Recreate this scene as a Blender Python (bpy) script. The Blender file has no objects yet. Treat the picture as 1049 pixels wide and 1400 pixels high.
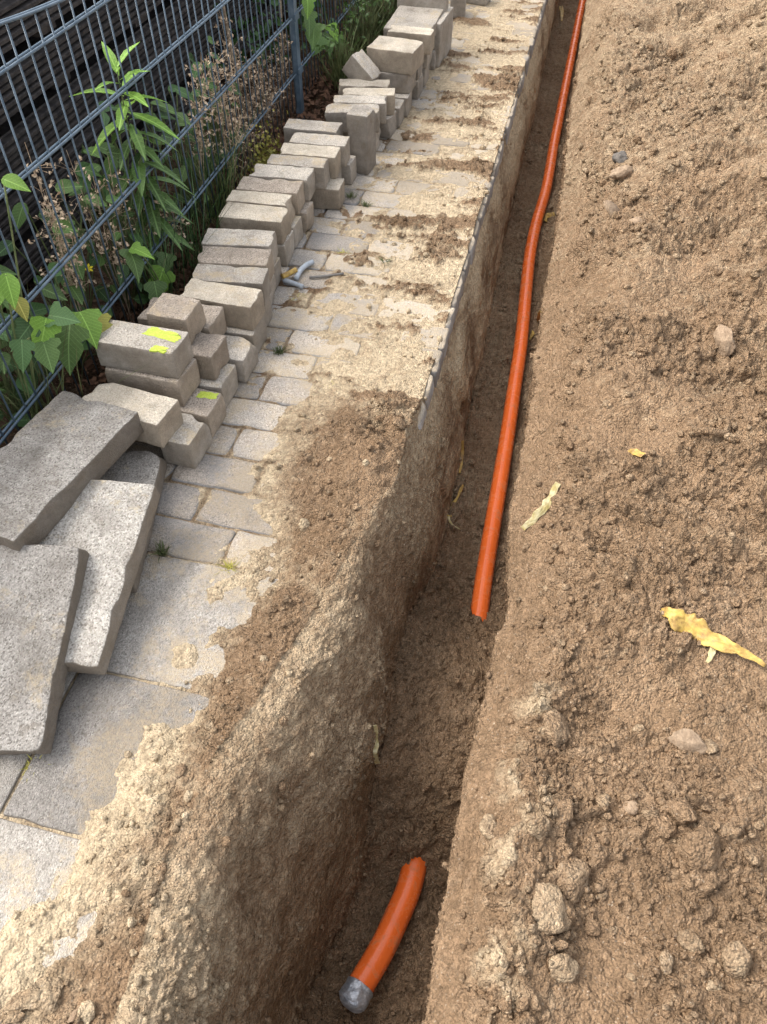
import bpy, bmesh, math, random
import numpy as np
from mathutils import Vector, Matrix, Euler, noise as mn
from mathutils.bvhtree import BVHTree

random.seed(7)
RNG = np.random.default_rng(11)
scene = bpy.context.scene
COL = scene.collection
R = math.radians

# ------------------------------------------------------------------ camera, light, exposure
CAM_H = 1.4
PITCH, YAW, FPX = R(49.0), R(13.1), 1052.0          # looking steeply down along the trench (+Y)
fw = Vector((-math.sin(YAW) * math.cos(PITCH), math.cos(YAW) * math.cos(PITCH), -math.sin(PITCH)))
rt = Vector((math.cos(YAW), math.sin(YAW), 0.0))
up = rt.cross(fw)
cam_d = bpy.data.cameras.new('camera')
cam = bpy.data.objects.new('camera', cam_d)
COL.objects.link(cam)
cam_d.sensor_fit = 'VERTICAL'
cam_d.sensor_height = 24.0
cam_d.lens = FPX / 1400.0 * 24.0
cam_d.clip_start = 0.02
cam_d.clip_end = 400
M = Matrix((rt, up, -fw)).transposed().to_4x4()
M.translation = Vector((0, 0, CAM_H))
cam.matrix_world = M
scene.camera = cam

SUN_EL, SUN_AZ = R(50), R(-88)                     # azimuth from +Y towards +X: the sun stands to the left, a little behind
world = bpy.data.worlds.new('World')
scene.world = world
world.use_nodes = True
wn = world.node_tree
bg = wn.nodes['Background']
sky = wn.nodes.new('ShaderNodeTexSky')
sky.sky_type = 'NISHITA'
sky.sun_disc = False
sky.sun_elevation = SUN_EL
sky.sun_rotation = SUN_AZ
sky.dust_density = 4.0
sky.air_density = 1.0
sky.ozone_density = 0.6
hsv = wn.nodes.new('ShaderNodeHueSaturation')      # thin cloud takes most of the blue out of the sky
hsv.inputs['Saturation'].default_value = 0.35
wn.links.new(sky.outputs[0], hsv.inputs['Color'])
wn.links.new(hsv.outputs[0], bg.inputs[0])
bg.inputs[1].default_value = 0.15
sun_d = bpy.data.lights.new('sun', 'SUN')
sun_d.energy = 0.7
sun_d.angle = R(34)
sun_d.color = (1.0, 0.95, 0.88)
sun = bpy.data.objects.new('sun', sun_d)
COL.objects.link(sun)
sd = Vector((math.sin(SUN_AZ) * math.cos(SUN_EL), math.cos(SUN_AZ) * math.cos(SUN_EL), math.sin(SUN_EL)))
sun.rotation_euler = (-sd).to_track_quat('-Z', 'Y').to_euler()
scene.view_settings.view_transform = 'Standard'
scene.view_settings.look = 'None'
scene.view_settings.gamma = 1.0
scene.view_settings.use_curve_mapping = False
scene.view_settings.exposure = 1.62
scene.render.engine = 'CYCLES'
scene.cycles.use_denoising = True
scene.cycles.denoising_prefilter = 'ACCURATE'
scene.cycles.max_bounces = 8
scene.cycles.transparent_max_bounces = 8

# ------------------------------------------------------------------ helpers
def link(o, parent=None):
    COL.objects.link(o)
    if parent is not None:
        o.parent = parent
    return o

def tag(o, label=None, cat=None, group=None, kind=None):
    if label: o['label'] = label
    if cat: o['category'] = cat
    if group: o['group'] = group
    if kind: o['kind'] = kind
    return o

def empty(name, loc=(0, 0, 0), rot=(0, 0, 0)):
    o = bpy.data.objects.new(name, None)
    o.empty_display_size = 0.05
    o.location = loc
    o.rotation_euler = rot
    return link(o)

def mesh_obj(name, me, mat=None, parent=None, loc=None, rot=None, scale=None):
    o = bpy.data.objects.new(name, me)
    if mat is not None and len(me.materials) == 0:
        me.materials.append(mat)
    if loc is not None: o.location = loc
    if rot is not None: o.rotation_euler = rot
    if scale is not None: o.scale = scale
    return link(o, parent)

def mesh_from(name, verts, faces, smooth=True):
    me = bpy.data.meshes.new(name)
    me.from_pydata([tuple(v) for v in verts], [], [tuple(f) for f in faces])
    if smooth:
        me.polygons.foreach_set('use_smooth', [True] * len(me.polygons))
    me.update()
    return me

def big_mesh(name, V, F, attrs=None):
    """V (n,3) float, F (m,k) int, all faces with k corners"""
    me = bpy.data.meshes.new(name)
    n, (m, k) = len(V), F.shape
    me.vertices.add(n)
    me.vertices.foreach_set('co', np.ascontiguousarray(V, np.float32).ravel())
    me.loops.add(m * k)
    me.loops.foreach_set('vertex_index', np.ascontiguousarray(F, np.int32).ravel())
    me.polygons.add(m)
    me.polygons.foreach_set('loop_start', np.arange(0, m * k, k, dtype=np.int32))
    me.polygons.foreach_set('use_smooth', np.ones(m, bool))
    me.update(calc_edges=True)
    me.validate()
    for an, av in (attrs or {}).items():
        a = me.attributes.new(an, 'FLOAT', 'POINT')
        a.data.foreach_set('value', np.ascontiguousarray(av, np.float32).ravel())
    return me

def tube_data(pts, rads, seg=8, cap=True, up_hint=Vector((0, 0, 1))):
    V, F = [], []
    pts = [Vector(p) for p in pts]
    n = len(pts)
    if not hasattr(rads, '__len__'):
        rads = [rads] * n
    for i, p in enumerate(pts):
        t = (pts[min(i + 1, n - 1)] - pts[max(i - 1, 0)]).normalized()
        u = up_hint if abs(t.dot(up_hint)) < 0.95 else Vector((1, 0, 0))
        a = t.cross(u).normalized()
        b = a.cross(t).normalized()
        for k in range(seg):
            an = 2 * math.pi * k / seg
            V.append(p + (a * math.cos(an) + b * math.sin(an)) * rads[i])
    for i in range(n - 1):
        for k in range(seg):
            k2 = (k + 1) % seg
            F.append((i * seg + k, i * seg + k2, (i + 1) * seg + k2, (i + 1) * seg + k))
    if cap:
        F.append(tuple(range(seg - 1, -1, -1)))
        F.append(tuple((n - 1) * seg + k for k in range(seg)))
    return V, F

class MB:
    def __init__(s): s.V, s.F = [], []
    def add(s, V, F):
        o = len(s.V)
        s.V += [tuple(v) for v in V]
        s.F += [tuple(i + o for i in f) for f in F]
        return s
    def tube(s, *a, **k): return s.add(*tube_data(*a, **k))
    def box(s, lo, hi):
        x0, y0, z0 = lo; x1, y1, z1 = hi
        return s.add([(x0,y0,z0),(x1,y0,z0),(x1,y1,z0),(x0,y1,z0),(x0,y0,z1),(x1,y0,z1),(x1,y1,z1),(x0,y1,z1)],
                     [(0,3,2,1),(4,5,6,7),(0,1,5,4),(1,2,6,5),(2,3,7,6),(3,0,4,7)])
    def build(s, name, mat, parent=None, smooth=True, **k):
        return mesh_obj(name, mesh_from(name, s.V, s.F, smooth), mat, parent, **k)

def catmull(pts, per=8):
    pts = [Vector(p) for p in pts]
    P = [2 * pts[0] - pts[1]] + pts + [2 * pts[-1] - pts[-2]]
    out = []
    for i in range(1, len(P) - 2):
        a, b, c, d = P[i - 1], P[i], P[i + 1], P[i + 2]
        for k in range(per):
            t = k / per
            out.append(0.5 * ((2 * b) + (c - a) * t + (2 * a - 5 * b + 4 * c - d) * t * t + (3 * b - 3 * c + d - a) * t ** 3))
    out.append(pts[-1])
    return out

def pix_ray(px, py):
    return (fw + rt * ((px - 524.5) / FPX) - up * ((py - 700.0) / FPX)).normalized()
EYE = Vector((0, 0, CAM_H))
def on_z(px, py, z):
    d = pix_ray(px, py); return EYE + d * ((z - CAM_H) / d.z)
def on_x(px, py, x):
    d = pix_ray(px, py); return EYE + d * (x / d.x)

# ---- numpy noise
def _hash(ix, iy, seed):
    h = (ix.astype(np.int64) * 374761393 + iy.astype(np.int64) * 668265263 + seed * 1442695041) & 0xffffffff
    h = ((h ^ (h >> 13)) * 1274126177) & 0xffffffff
    h = ((h ^ (h >> 16)) * 2246822519) & 0xffffffff
    return ((h ^ (h >> 15)) & 0xffffff).astype(np.float32) / np.float32(0xffffff)

def vnoise(x, y, seed=0):
    ix, iy = np.floor(x), np.floor(y)
    fx, fy = (x - ix).astype(np.float32), (y - iy).astype(np.float32)
    ix, iy = ix.astype(np.int64), iy.astype(np.int64)
    fx = fx * fx * fx * (fx * (fx * 6 - 15) + 10); fy = fy * fy * fy * (fy * (fy * 6 - 15) + 10)
    a, b = _hash(ix, iy, seed), _hash(ix + 1, iy, seed)
    c, d = _hash(ix, iy + 1, seed), _hash(ix + 1, iy + 1, seed)
    return (a + (b - a) * fx) * (1 - fy) + (c + (d - c) * fx) * fy

def fbm(x, y, sc, octv=4, seed=0, gain=0.5):
    """zero-centred, roughly -1..1"""
    t = np.zeros(np.broadcast(x, y).shape, np.float32); amp, tot = 1.0, 0.0
    for o in range(octv):
        ca, sa = math.cos(1.1 * o), math.sin(1.1 * o)
        t += amp * (vnoise((x * ca - y * sa) * sc + 13.7 * o, (x * sa + y * ca) * sc - 7.3 * o, seed + o) * 2 - 1)
        tot += amp; amp *= gain; sc *= 2.03
    return t / tot * 1.5

def clods(x, y, cell, prob, seed, warp=0.35, sharp=0.5):
    """hemispherical lumps, one possible lump per cell; result in units of cell"""
    wx = x / cell + warp * fbm(x, y, 1.3 / cell, 2, seed + 50)
    wy = y / cell + warp * fbm(x, y, 1.3 / cell, 2, seed + 60)
    ix, iy = np.floor(wx).astype(np.int64), np.floor(wy).astype(np.int64)
    best = np.zeros(wx.shape, np.float32); tone = np.zeros(wx.shape, np.float32)
    for dx in (-1, 0, 1):
        for dy in (-1, 0, 1):
            jx, jy = ix + dx, iy + dy
            cx = jx + 0.15 + 0.7 * _hash(jx, jy, seed); cy = jy + 0.15 + 0.7 * _hash(jx, jy, seed + 1)
            rr = 0.28 + 0.45 * _hash(jx, jy, seed + 2) ** 1.5
            el = 0.7 + 0.6 * _hash(jx, jy, seed + 4)
            ok = _hash(jx, jy, seed + 3) < prob
            d2 = ((wx - cx) * el) ** 2 + ((wy - cy) / el) ** 2
            h = np.where(ok, np.maximum(rr * rr - d2, 0), 0).astype(np.float32) ** sharp
            up_ = h > best
            best = np.where(up_, h, best); tone = np.where(up_, _hash(jx, jy, seed + 7), tone)
    return best, tone

def sstep(a, b, x):
    t = np.clip((x - a) / (b - a), 0, 1); return t * t * (3 - 2 * t)

# ------------------------------------------------------------------ materials
class NT:
    def __init__(s, name):
        s.m = bpy.data.materials.new(name); s.m.use_nodes = True
        s.t = s.m.node_tree; s.b = s.t.nodes['Principled BSDF']
        s.out = s.t.nodes['Material Output']
        s.b.inputs['Specular IOR Level'].default_value = 0.25
        s.tc = s.n('ShaderNodeTexCoord')
    def n(s, ty, **kw):
        nd = s.t.nodes.new(ty)
        for k, v in kw.items(): setattr(nd, k, v)
        return nd
    def l(s, a, b): s.t.links.new(a, b)
    def val(s, sock, v):
        if hasattr(v, 'links'): s.l(v, sock)
        else: sock.default_value = v
    def noise(s, co, scale, detail=4, rough=0.55, dist=0.0):
        n = s.n('ShaderNodeTexNoise'); s.l(co, n.inputs['Vector'])
        n.inputs['Scale'].default_value = scale; n.inputs['Detail'].default_value = detail
        n.inputs['Roughness'].default_value = rough; n.inputs['Distortion'].default_value = dist
        return n.outputs['Fac']
    def voro(s, co, scale, out='Distance', feature='F1', rnd=1.0):
        n = s.n('ShaderNodeTexVoronoi', feature=feature); s.l(co, n.inputs['Vector'])
        n.inputs['Scale'].default_value = scale; n.inputs['Randomness'].default_value = rnd
        return n.outputs[out]
    def ramp(s, f, stops, interp='LINEAR'):
        r = s.n('ShaderNodeValToRGB'); s.l(f, r.inputs[0]); r.color_ramp.interpolation = interp
        e = r.color_ramp.elements
        while len(e) < len(stops): e.new(0.5)
        for el, (p, c) in zip(e, stops):
            el.position = p
            el.color = (c, c, c, 1) if not hasattr(c, '__len__') else (*c, 1)
        return r.outputs[0]
    def mix(s, f, a, b, mode='MIX'):
        n = s.n('ShaderNodeMix', data_type='RGBA', blend_type=mode)
        s.val(n.inputs[0], f)
        for k, v in ((6, a), (7, b)):
            if hasattr(v, 'links'): s.l(v, n.inputs[k])
            else: n.inputs[k].default_value = (*v, 1)
        return n.outputs[2]
    def math(s, op, a, b=0.0, clamp=False):
        n = s.n('ShaderNodeMath', operation=op, use_clamp=clamp)
        s.val(n.inputs[0], a); s.val(n.inputs[1], b); return n.outputs[0]
    def bump(s, h, dist, strength=1.0, nrm=None):
        n = s.n('ShaderNodeBump'); s.l(h, n.inputs['Height'])
        n.inputs['Distance'].default_value = dist; n.inputs['Strength'].default_value = strength
        if nrm is not None: s.l(nrm, n.inputs['Normal'])
        return n.outputs[0]
    def attr(s, name):
        n = s.n('ShaderNodeAttribute'); n.attribute_name = name; return n.outputs['Fac']
    def rnd_co(s):
        """object coordinates shifted by a per-object random amount"""
        oi = s.n('ShaderNodeObjectInfo')
        v = s.n('ShaderNodeVectorMath', operation='SCALE'); v.inputs[0].default_value = (37.1, 17.3, 53.9)
        s.l(oi.outputs['Random'], v.inputs['Scale'])
        a = s.n('ShaderNodeVectorMath', operation='ADD'); s.l(s.tc.outputs['Object'], a.inputs[0]); s.l(v.outputs[0], a.inputs[1])
        return a.outputs[0], oi.outputs['Random']

def soil_material(name='soil', lump=None):
    k = NT(name); co = k.n('ShaderNodeNewGeometry').outputs['Position']
    if lump is None: pale, hum, tone = k.attr('pale'), k.attr('humus'), k.attr('tone')
    else:
        oi = k.n('ShaderNodeObjectInfo').outputs['Random']
        pale, hum, tone = k.math('ADD', k.math('MULTIPLY', oi, 0.25), lump), 0.0, k.math('MULTIPLY', oi, 0.9)
    n1 = k.noise(co, 5, 6, 0.6); n2 = k.noise(co, 38, 6, 0.65); n3 = k.noise(co, 260, 4, 0.7)
    brown = k.mix(k.ramp(n1, [(0.3, 0.0), (0.7, 1.0)]), (0.182, 0.115, 0.064), (0.318, 0.21, 0.125))
    brown = k.mix(k.ramp(n2, [(0.35, 0.0), (0.7, 1.0)]), brown, k.mix(0.5, brown, (0.37, 0.245, 0.145)))
    sand = k.mix(k.ramp(n2, [(0.3, 0.0), (0.7, 1.0)]), (0.42, 0.325, 0.21), (0.56, 0.45, 0.30))
    # pale crust breaks up into the brown along a noisy border
    edge = k.math('ADD', pale, k.math('MULTIPLY', k.math('SUBTRACT', n2, 0.5), 0.9))
    f = k.ramp(edge, [(0.22, 0.0), (0.85, 1.0)])
    c = k.mix(f, brown, sand)
    humc = k.mix(n2, (0.035, 0.022, 0.014), (0.11, 0.062, 0.036))
    c = k.mix(hum, c, humc)
    n4 = k.noise(co, 105, 5, 0.7)
    c = k.mix(1.0, c, k.ramp(n4, [(0.3, 0.76), (0.5, 1.04), (0.7, 1.25)]), 'MULTIPLY')
    fl_ = k.math('MULTIPLY', k.ramp(k.noise(co, 70, 6, 0.75), [(0.60, 0.0), (0.68, 0.7)]), k.ramp(pale, [(0.3, 1.0), (0.9, 0.3)]))        # brown flecks of damp crumb
    c = k.mix(fl_, c, k.mix(0.35, (0.2, 0.125, 0.07), c))
    # lumps differ from one another, grains too
    c = k.mix(k.ramp(tone, [(0.0, 0.0), (1.0, 0.42)]), c, k.mix(0.5, c, (0.52, 0.38, 0.25)))
    grain = k.ramp(n3, [(0.3, 0.74), (0.5, 1.0), (0.72, 1.22)])
    c = k.mix(1.0, c, grain, 'MULTIPLY')
    sp = k.voro(co, 420, 'Color')
    spk = k.ramp(sp, [(0.0, 0.0), (0.86, 0.0), (0.95, 0.6)])
    c = k.mix(spk, c, (0.55, 0.45, 0.34))
    k.l(c, k.b.inputs['Base Color'])
    k.b.inputs['Roughness'].default_value = 0.95
    k.b.inputs['Specular IOR Level'].default_value = 0.1
    wv = k.n('ShaderNodeTexNoise'); k.l(co, wv.inputs['Vector']); wv.inputs['Scale'].default_value = 60; wv.inputs['Detail'].default_value = 3
    wa = k.n('ShaderNodeVectorMath', operation='MULTIPLY_ADD'); k.l(wv.outputs['Color'], wa.inputs[0]); wa.inputs[1].default_value = (.0045, .0045, .0045); k.l(co, wa.inputs[2])
    co = wa.outputs[0]                                # warped so that no grain is a clean ball
    v = k.voro(co, 210); v2 = k.voro(co, 85)
    h = k.math('ADD', k.math('MULTIPLY', v, -1.0), k.math('MULTIPLY', k.noise(co, 420, 4, 0.7), 0.6))
    h = k.math('ADD', h, k.math('MULTIPLY', v2, -1.3))
    cellc = k.ramp(k.voro(co, 85, 'Color'), [(0.0, 0.8), (1.0, 1.2)])
    c = k.mix(1.0, c, cellc, 'MULTIPLY'); k.l(c, k.b.inputs['Base Color'])
    h = k.math('MULTIPLY', h, k.ramp(pale, [(0.35, 1.0), (0.95, 0.5)])) if hasattr(pale, 'links') else h
    k.l(k.bump(h, 0.0092, 1.0), k.b.inputs['Normal'])
    return k.m

def concrete_material(name, light, dark, side, sandy=0.35, speck=260, sandc=(0.6, 0.47, 0.27), world_sand=False):
    k = NT(name); co, rnd = k.rnd_co()
    cell = k.voro(co, speck, 'Color')
    top = k.ramp(cell, [(0.1, dark), (0.38, tuple((a * .35 + b * .65) for a, b in zip(dark, light))), (0.75, light), (0.97, tuple(min(x * 1.35, .8) for x in light))])
    n1 = k.noise(co, 9, 6, 0.62); n2 = k.noise(co, 55, 5, 0.65); n3 = k.noise(co, 340, 3, 0.7)
    top = k.mix(k.ramp(n1, [(0.33, 0.6), (0.6, 0.0)]), top, tuple(x * 0.6 for x in side))
    stain = k.ramp(k.noise(co, 22, 6, 0.7, 0.6), [(0.56, 0.0), (0.7, 0.5)])
    top = k.mix(stain, top, (0.17, 0.14, 0.105))
    sidec = k.mix(k.ramp(n2, [(0.3, 0.0), (0.7, 1.0)]), tuple(x * 0.72 for x in side), side)
    sidec = k.mix(k.ramp(n1, [(0.38, 0.6), (0.62, 0.0)]), sidec, (0.17, 0.14, 0.105))
    sidec = k.mix(stain, sidec, (0.2, 0.155, 0.11))
    # wear face up, smooth cast flanks round it
    sep = k.n('ShaderNodeSeparateXYZ'); k.l(k.tc.outputs['Normal'], sep.inputs[0])
    up_f = k.ramp(k.math('ABSOLUTE', sep.outputs[2]), [(0.45, 0.0), (0.85, 1.0)])
    c = k.mix(up_f, sidec, top)
    c = k.mix(1.0, c, k.ramp(n3, [(0.3, 0.84), (0.7, 1.12)]), 'MULTIPLY')
    sco = k.n('ShaderNodeNewGeometry').outputs['Position'] if world_sand else co
    s1 = k.noise(sco, 7, 6, 0.68, 0.4); s2 = k.noise(sco, 60, 4, 0.6)
    sf = k.math('ADD', s1, k.math('MULTIPLY', k.math('SUBTRACT', s2, 0.5), 0.35))
    if world_sand:                                    # dust lies thicker beside the spilled sand
        sx = k.n('ShaderNodeSeparateXYZ'); k.l(sco, sx.inputs[0])
        sf = k.math('ADD', sf, k.math('MULTIPLY', k.ramp(k.math('ADD', sx.outputs[0], 1.0), [(0.2, 0.0), (0.5, 1.0)]), 0.20))
    sf = k.ramp(sf, [(0.62 - 0.3 * sandy, 0.0), (0.72 - 0.2 * sandy, 0.85)])
    sf = k.math('MULTIPLY', sf, k.ramp(sep.outputs[2], [(0.3, 0.12), (0.9, 1.0)]))
    gr = k.math('MULTIPLY', sf, k.ramp(k.noise(sco, 190, 4, 0.75), [(0.36, 0.25), (0.58, 1.0)]))
    c = k.mix(gr, c, k.mix(k.noise(sco, 130, 3, 0.7), tuple(x * 0.62 for x in sandc), tuple(x * 1.08 for x in sandc)))
    # every piece a little lighter or darker, warmer or greyer
    c = k.mix(1.0, c, k.ramp(rnd, [(0.0, (0.72, 0.70, 0.68)), (0.5, (0.98, 0.95, 0.91)), (1.0, (1.13, 1.1, 1.05))]), 'MULTIPLY')
    k.l(c, k.b.inputs['Base Color'])
    k.b.inputs['Roughness'].default_value = 0.9
    k.b.inputs['Specular IOR Level'].default_value = 0.2
    h = k.math('ADD', k.math('MULTIPLY', k.voro(co, speck * 0.8), -0.8), k.math('MULTIPLY', k.noise(co, 120, 6, 0.7), 1.0))
    k.l(k.bump(h, 0.0022, 1.0), k.b.inputs['Normal'])
    return k.m

def simple_material(name, c1, c2, scale=30, rough=0.6, bump=0.0, bscale=80, metal=0.0, spec=0.3, trans=0.0, rand=0.0, wco=False):
    k = NT(name); co, rnd = k.rnd_co()
    if wco: co = k.n('ShaderNodeNewGeometry').outputs['Position']
    c = k.mix(k.ramp(k.noise(co, scale, 5, 0.6), [(0.35, 0.0), (0.65, 1.0)]), c1, c2)
    if rand:
        c = k.mix(1.0, c, k.ramp(rnd, [(0, 1 - rand), (1, 1 + rand)]), 'MULTIPLY')
    k.l(c, k.b.inputs['Base Color'])
    k.b.inputs['Roughness'].default_value = rough
    k.b.inputs['Metallic'].default_value = metal
    k.b.inputs['Specular IOR Level'].default_value = spec
    if 'leaf' in name and 'litter' not in name:       # pale midrib and side veins
        sx = k.n('ShaderNodeSeparateXYZ'); k.l(k.tc.outputs['Object'], sx.inputs[0])
        axx = k.math('ABSOLUTE', sx.outputs[0])
        side = k.math('SINE', k.math('MULTIPLY', k.math('SUBTRACT', sx.outputs[1], k.math('MULTIPLY', axx, 0.9)), 52.0))
        vein = k.math('MAXIMUM', k.ramp(axx, [(0.008, 0.6), (0.022, 0.0)]), k.ramp(side, [(0.90, 0.0), (0.99, 0.32)]))
        c = k.mix(vein, c, tuple(min(1, x * 1.9 + .05) for x in c2))
        k.l(c, k.b.inputs['Base Color'])
    if name == 'orange_plastic':                      # smears of dried soil and dull scuffs
        wp = k.n('ShaderNodeNewGeometry').outputs['Position']
        d1 = k.math('MULTIPLY', k.ramp(k.noise(wp, 26, 6, 0.7, 0.5), [(0.52, 0.0), (0.68, 0.55)]), k.ramp(k.noise(wp, 160, 4, 0.7), [(0.35, 0.2), (0.6, 1.0)]))
        c = k.mix(d1, c, (0.36, 0.24, 0.14))
        k.l(c, k.b.inputs['Base Color'])
        k.l(k.ramp(d1, [(0.0, rough), (0.5, 0.9)]), k.b.inputs['Roughness'])
    if bump:
        k.l(k.bump(k.noise(co, bscale, 5, 0.6), bump), k.b.inputs['Normal'])
    if trans:
        t = k.n('ShaderNodeBsdfTranslucent'); k.l(c, t.inputs['Color'])
        ms = k.n('ShaderNodeMixShader'); ms.inputs[0].default_value = trans
        k.l(k.b.outputs[0], ms.inputs[1]); k.l(t.outputs[0], ms.inputs[2]); k.l(ms.outputs[0], k.out.inputs[0])
    return k.m

MAT = {
    'soil': soil_material(),
    'stone': concrete_material('paving_stone_concrete', (0.61, 0.56, 0.49), (0.29, 0.26, 0.225), (0.385, 0.35, 0.305), 0.3, 400, (0.58, 0.47, 0.31)),
    'cream_stone': concrete_material('cream_paving_stone', (0.70, 0.63, 0.52), (0.42, 0.37, 0.30), (0.42, 0.36, 0.285), 0.3, 400, (0.62, 0.52, 0.37)),
    'dark_stone': concrete_material('dark_paving_stone', (0.44, 0.38, 0.32), (0.17, 0.145, 0.12), (0.39, 0.33, 0.265), 0.25, 330, (0.5, 0.4, 0.27)),
    'slab': concrete_material('slab_concrete', (0.49, 0.465, 0.425), (0.185, 0.17, 0.15), (0.25, 0.22, 0.185), 0.16, 330, (0.6, 0.5, 0.34)),
    'paver': concrete_material('paver_concrete', (0.5, 0.445, 0.38), (0.22, 0.195, 0.165), (0.45, 0.455, 0.46), 0.36, 380, (0.52, 0.43, 0.305), True),
    'paving_slab': concrete_material('paving_slab_concrete', (0.43, 0.405, 0.37), (0.19, 0.175, 0.155), (0.33, 0.3, 0.26), 0.16, 330, (0.52, 0.43, 0.305), True),
    'conduit': simple_material('orange_plastic', (0.84, 0.15, 0.026), (0.90, 0.175, 0.034), 12, 0.27, 0.0, spec=0.5),
    'tape': simple_material('silver_tape', (0.30, 0.32, 0.35), (0.58, 0.60, 0.63), 70, 0.3, 0.006, 60, metal=0.55),
    'wire': simple_material('fence_coating', (0.055, 0.088, 0.12), (0.115, 0.155, 0.19), 25, 0.5, 0.0006, 200, spec=0.45),
    'board': simple_material('dark_weathered_wood', (0.03, 0.026, 0.025), (0.08, 0.068, 0.06), 30, 0.8, 0.002, 60, rand=0.25),
    'leaf': simple_material('green_leaf', (0.07, 0.13, 0.032), (0.11, 0.19, 0.045), 30, 0.42, 0.0008, 140, spec=0.4, trans=0.25, rand=0.35),
    'leaf_dark': simple_material('dark_leaf', (0.045, 0.105, 0.03), (0.08, 0.155, 0.045), 30, 0.45, 0.0008, 140, spec=0.4, trans=0.2, rand=0.4),
    'leaf_bright': simple_material('bright_leaf', (0.13, 0.27, 0.03), (0.21, 0.36, 0.05), 30, 0.42, 0.0008, 140, spec=0.4, trans=0.3, rand=0.25),
    'leaf_yellow': simple_material('yellowing_leaf', (0.2, 0.22, 0.04), (0.34, 0.3, 0.06), 40, 0.5, 0.0008, 140, trans=0.3, rand=0.3),
    'dry': simple_material('dry_stalk', (0.3, 0.2, 0.125), (0.66, 0.53, 0.38), 60, 0.85, trans=0.15, rand=0.3),
    'litter': simple_material('leaf_litter', (0.065, 0.032, 0.02), (0.2, 0.105, 0.06), 18, 0.85, trans=0.1, rand=0.3),
    'stem': simple_material('green_stem', (0.08, 0.115, 0.04), (0.16, 0.18, 0.075), 40, 0.6),
    'grass': simple_material('dull_grass', (0.085, 0.115, 0.04), (0.17, 0.185, 0.075), 25, 0.6, rand=0.3),
    'flower': simple_material('yellow_petal', (0.75, 0.6, 0.02), (0.85, 0.7, 0.03), 40, 0.5, trans=0.2),
    'spray': simple_material('lime_marking_paint', (0.42, 0.52, 0.05), (0.58, 0.66, 0.12), 220, 0.7, 0.0006, 300),
    'film': simple_material('torn_yellow_tape', (0.30, 0.18, 0.06), (0.60, 0.41, 0.10), 50, 0.5, 0.0015, 120, spec=0.4, trans=0.1),
    'film_pale': simple_material('dirty_pale_film', (0.5, 0.4, 0.16), (0.74, 0.67, 0.42), 60, 0.5, 0.002, 90, trans=0.15),
    'grey_cable': simple_material('grey_cable', (0.3, 0.33, 0.36), (0.42, 0.45, 0.47), 60, 0.55),
    'dark_rod': simple_material('dark_rod', (0.13, 0.12, 0.11), (0.2, 0.19, 0.17), 60, 0.6),
    'pebble_dark': simple_material('dark_pebble', (0.075, 0.068, 0.06), (0.14, 0.12, 0.10), 70, 0.8, 0.003, 150, wco=True),
    'pebble_pale': simple_material('pale_pebble', (0.21, 0.145, 0.092), (0.33, 0.24, 0.158), 70, 0.85, 0.004, 150, wco=True),
    'clod': soil_material('soil_clod', 0.05),
    'clod_ochre': soil_material('ochre_clod', 0.3),
    'clod_pale': soil_material('sandy_clod', 0.6),
}

# ------------------------------------------------------------------ the ground: pavement dirt, trench, spoil heap in one sheet
def keys(y, pairs):
    a = np.array(pairs, float); return np.interp(y, a[:, 0], a[:, 1])

ys = [-30, -12, -6, -3, -1.8]
ys += list(np.linspace(-1.2, 0.0, 90, endpoint=False))
y = 0.0
while y < 6.6:
    ys.append(y); y += 0.0036 + 0.0021 * y
ys += list(np.linspace(6.6, 10, 60)) + [12, 15, 20, 30, 45, 70]
Y = np.array(ys, np.float64)
NR = len(Y)
lower = sstep(-1.3, -0.5, Y)                     # the trench runs out behind the camera

x_r = keys(Y, [(-.5, -.44), (.05, -.42), (.2, -.445), (.35, -.455), (.5, -.43), (.62, -.40), (.75, -.372), (.86, -.345), (1.0, -.315), (1.1, -.285), (1.2, -.264), (1.3, -.260), (5, -.257), (70, -.257)])
x_b = keys(Y, [(-.5, -.26), (.19, -.245), (.275, -.23), (.52, -.18), (.8, -.188), (1.13, -.188), (1.38, -.155), (2.2, -.166), (3, -.19), (4.8, -.205), (5.6, -.225), (70, -.225)])
z_f = keys(Y, [(-.5, -.63), (.2, -.625), (.53, -.612), (.58, -.575), (.615, -.52), (.66, -.45), (.74, -.385), (.86, -.335), (1.0, -.33), (1.12, -.36), (1.24, -.425), (1.36, -.442), (2, -.446), (70, -.446)])
z_f = z_f * lower - 0.02 * (1 - lower)
x_rr = keys(Y, [(-.5, .03), (.25, .022), (.4, .022), (.6, .024), (.94, .045), (1.12, .042), (1.9, .024), (2.97, .016), (4.5, -.007), (5, -.016), (7, -.03), (70, -.03)])
x_r = x_r + 0.007 * fbm(Y, Y * 0, 7, 4, 3) * sstep(-0.5, 0.2, Y) * (1 - 0.5 * sstep(1.3, 1.7, Y)) + 0.018 * fbm(Y, Y * 0 + 6, 3.5, 4, 12) * (1 - sstep(.9, 1.3, Y))
x_b = x_b + 0.006 * fbm(Y, Y * 0 + 4, 5, 4, 5)
x_rr = x_rr - 0.004 * (1 - sstep(1.2, 1.8, Y)) + 0.011 * fbm(Y, Y * 0 + 9, 4, 5, 8) + 0.005 * fbm(Y, Y * 0 + 2, 22, 3, 9)
x_rb = x_rr + 0.022 + 0.03 * (1 - sstep(1.0, 1.6, Y))
Wm = 0.72 + 0.24 * np.clip(Y, 0, 7)

NL, NW, NF, NRW, NM = 250, 165, 84, 46, 330
row1 = lambda n: np.linspace(0, 1, n, endpoint=False)[None, :]
xr_, xb_, xq_, xs_, zf_ = (v[:, None] for v in (x_r, x_b, x_rb, x_rr, z_f))
YY = Y[:, None]
low_ = lower[:, None]
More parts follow.
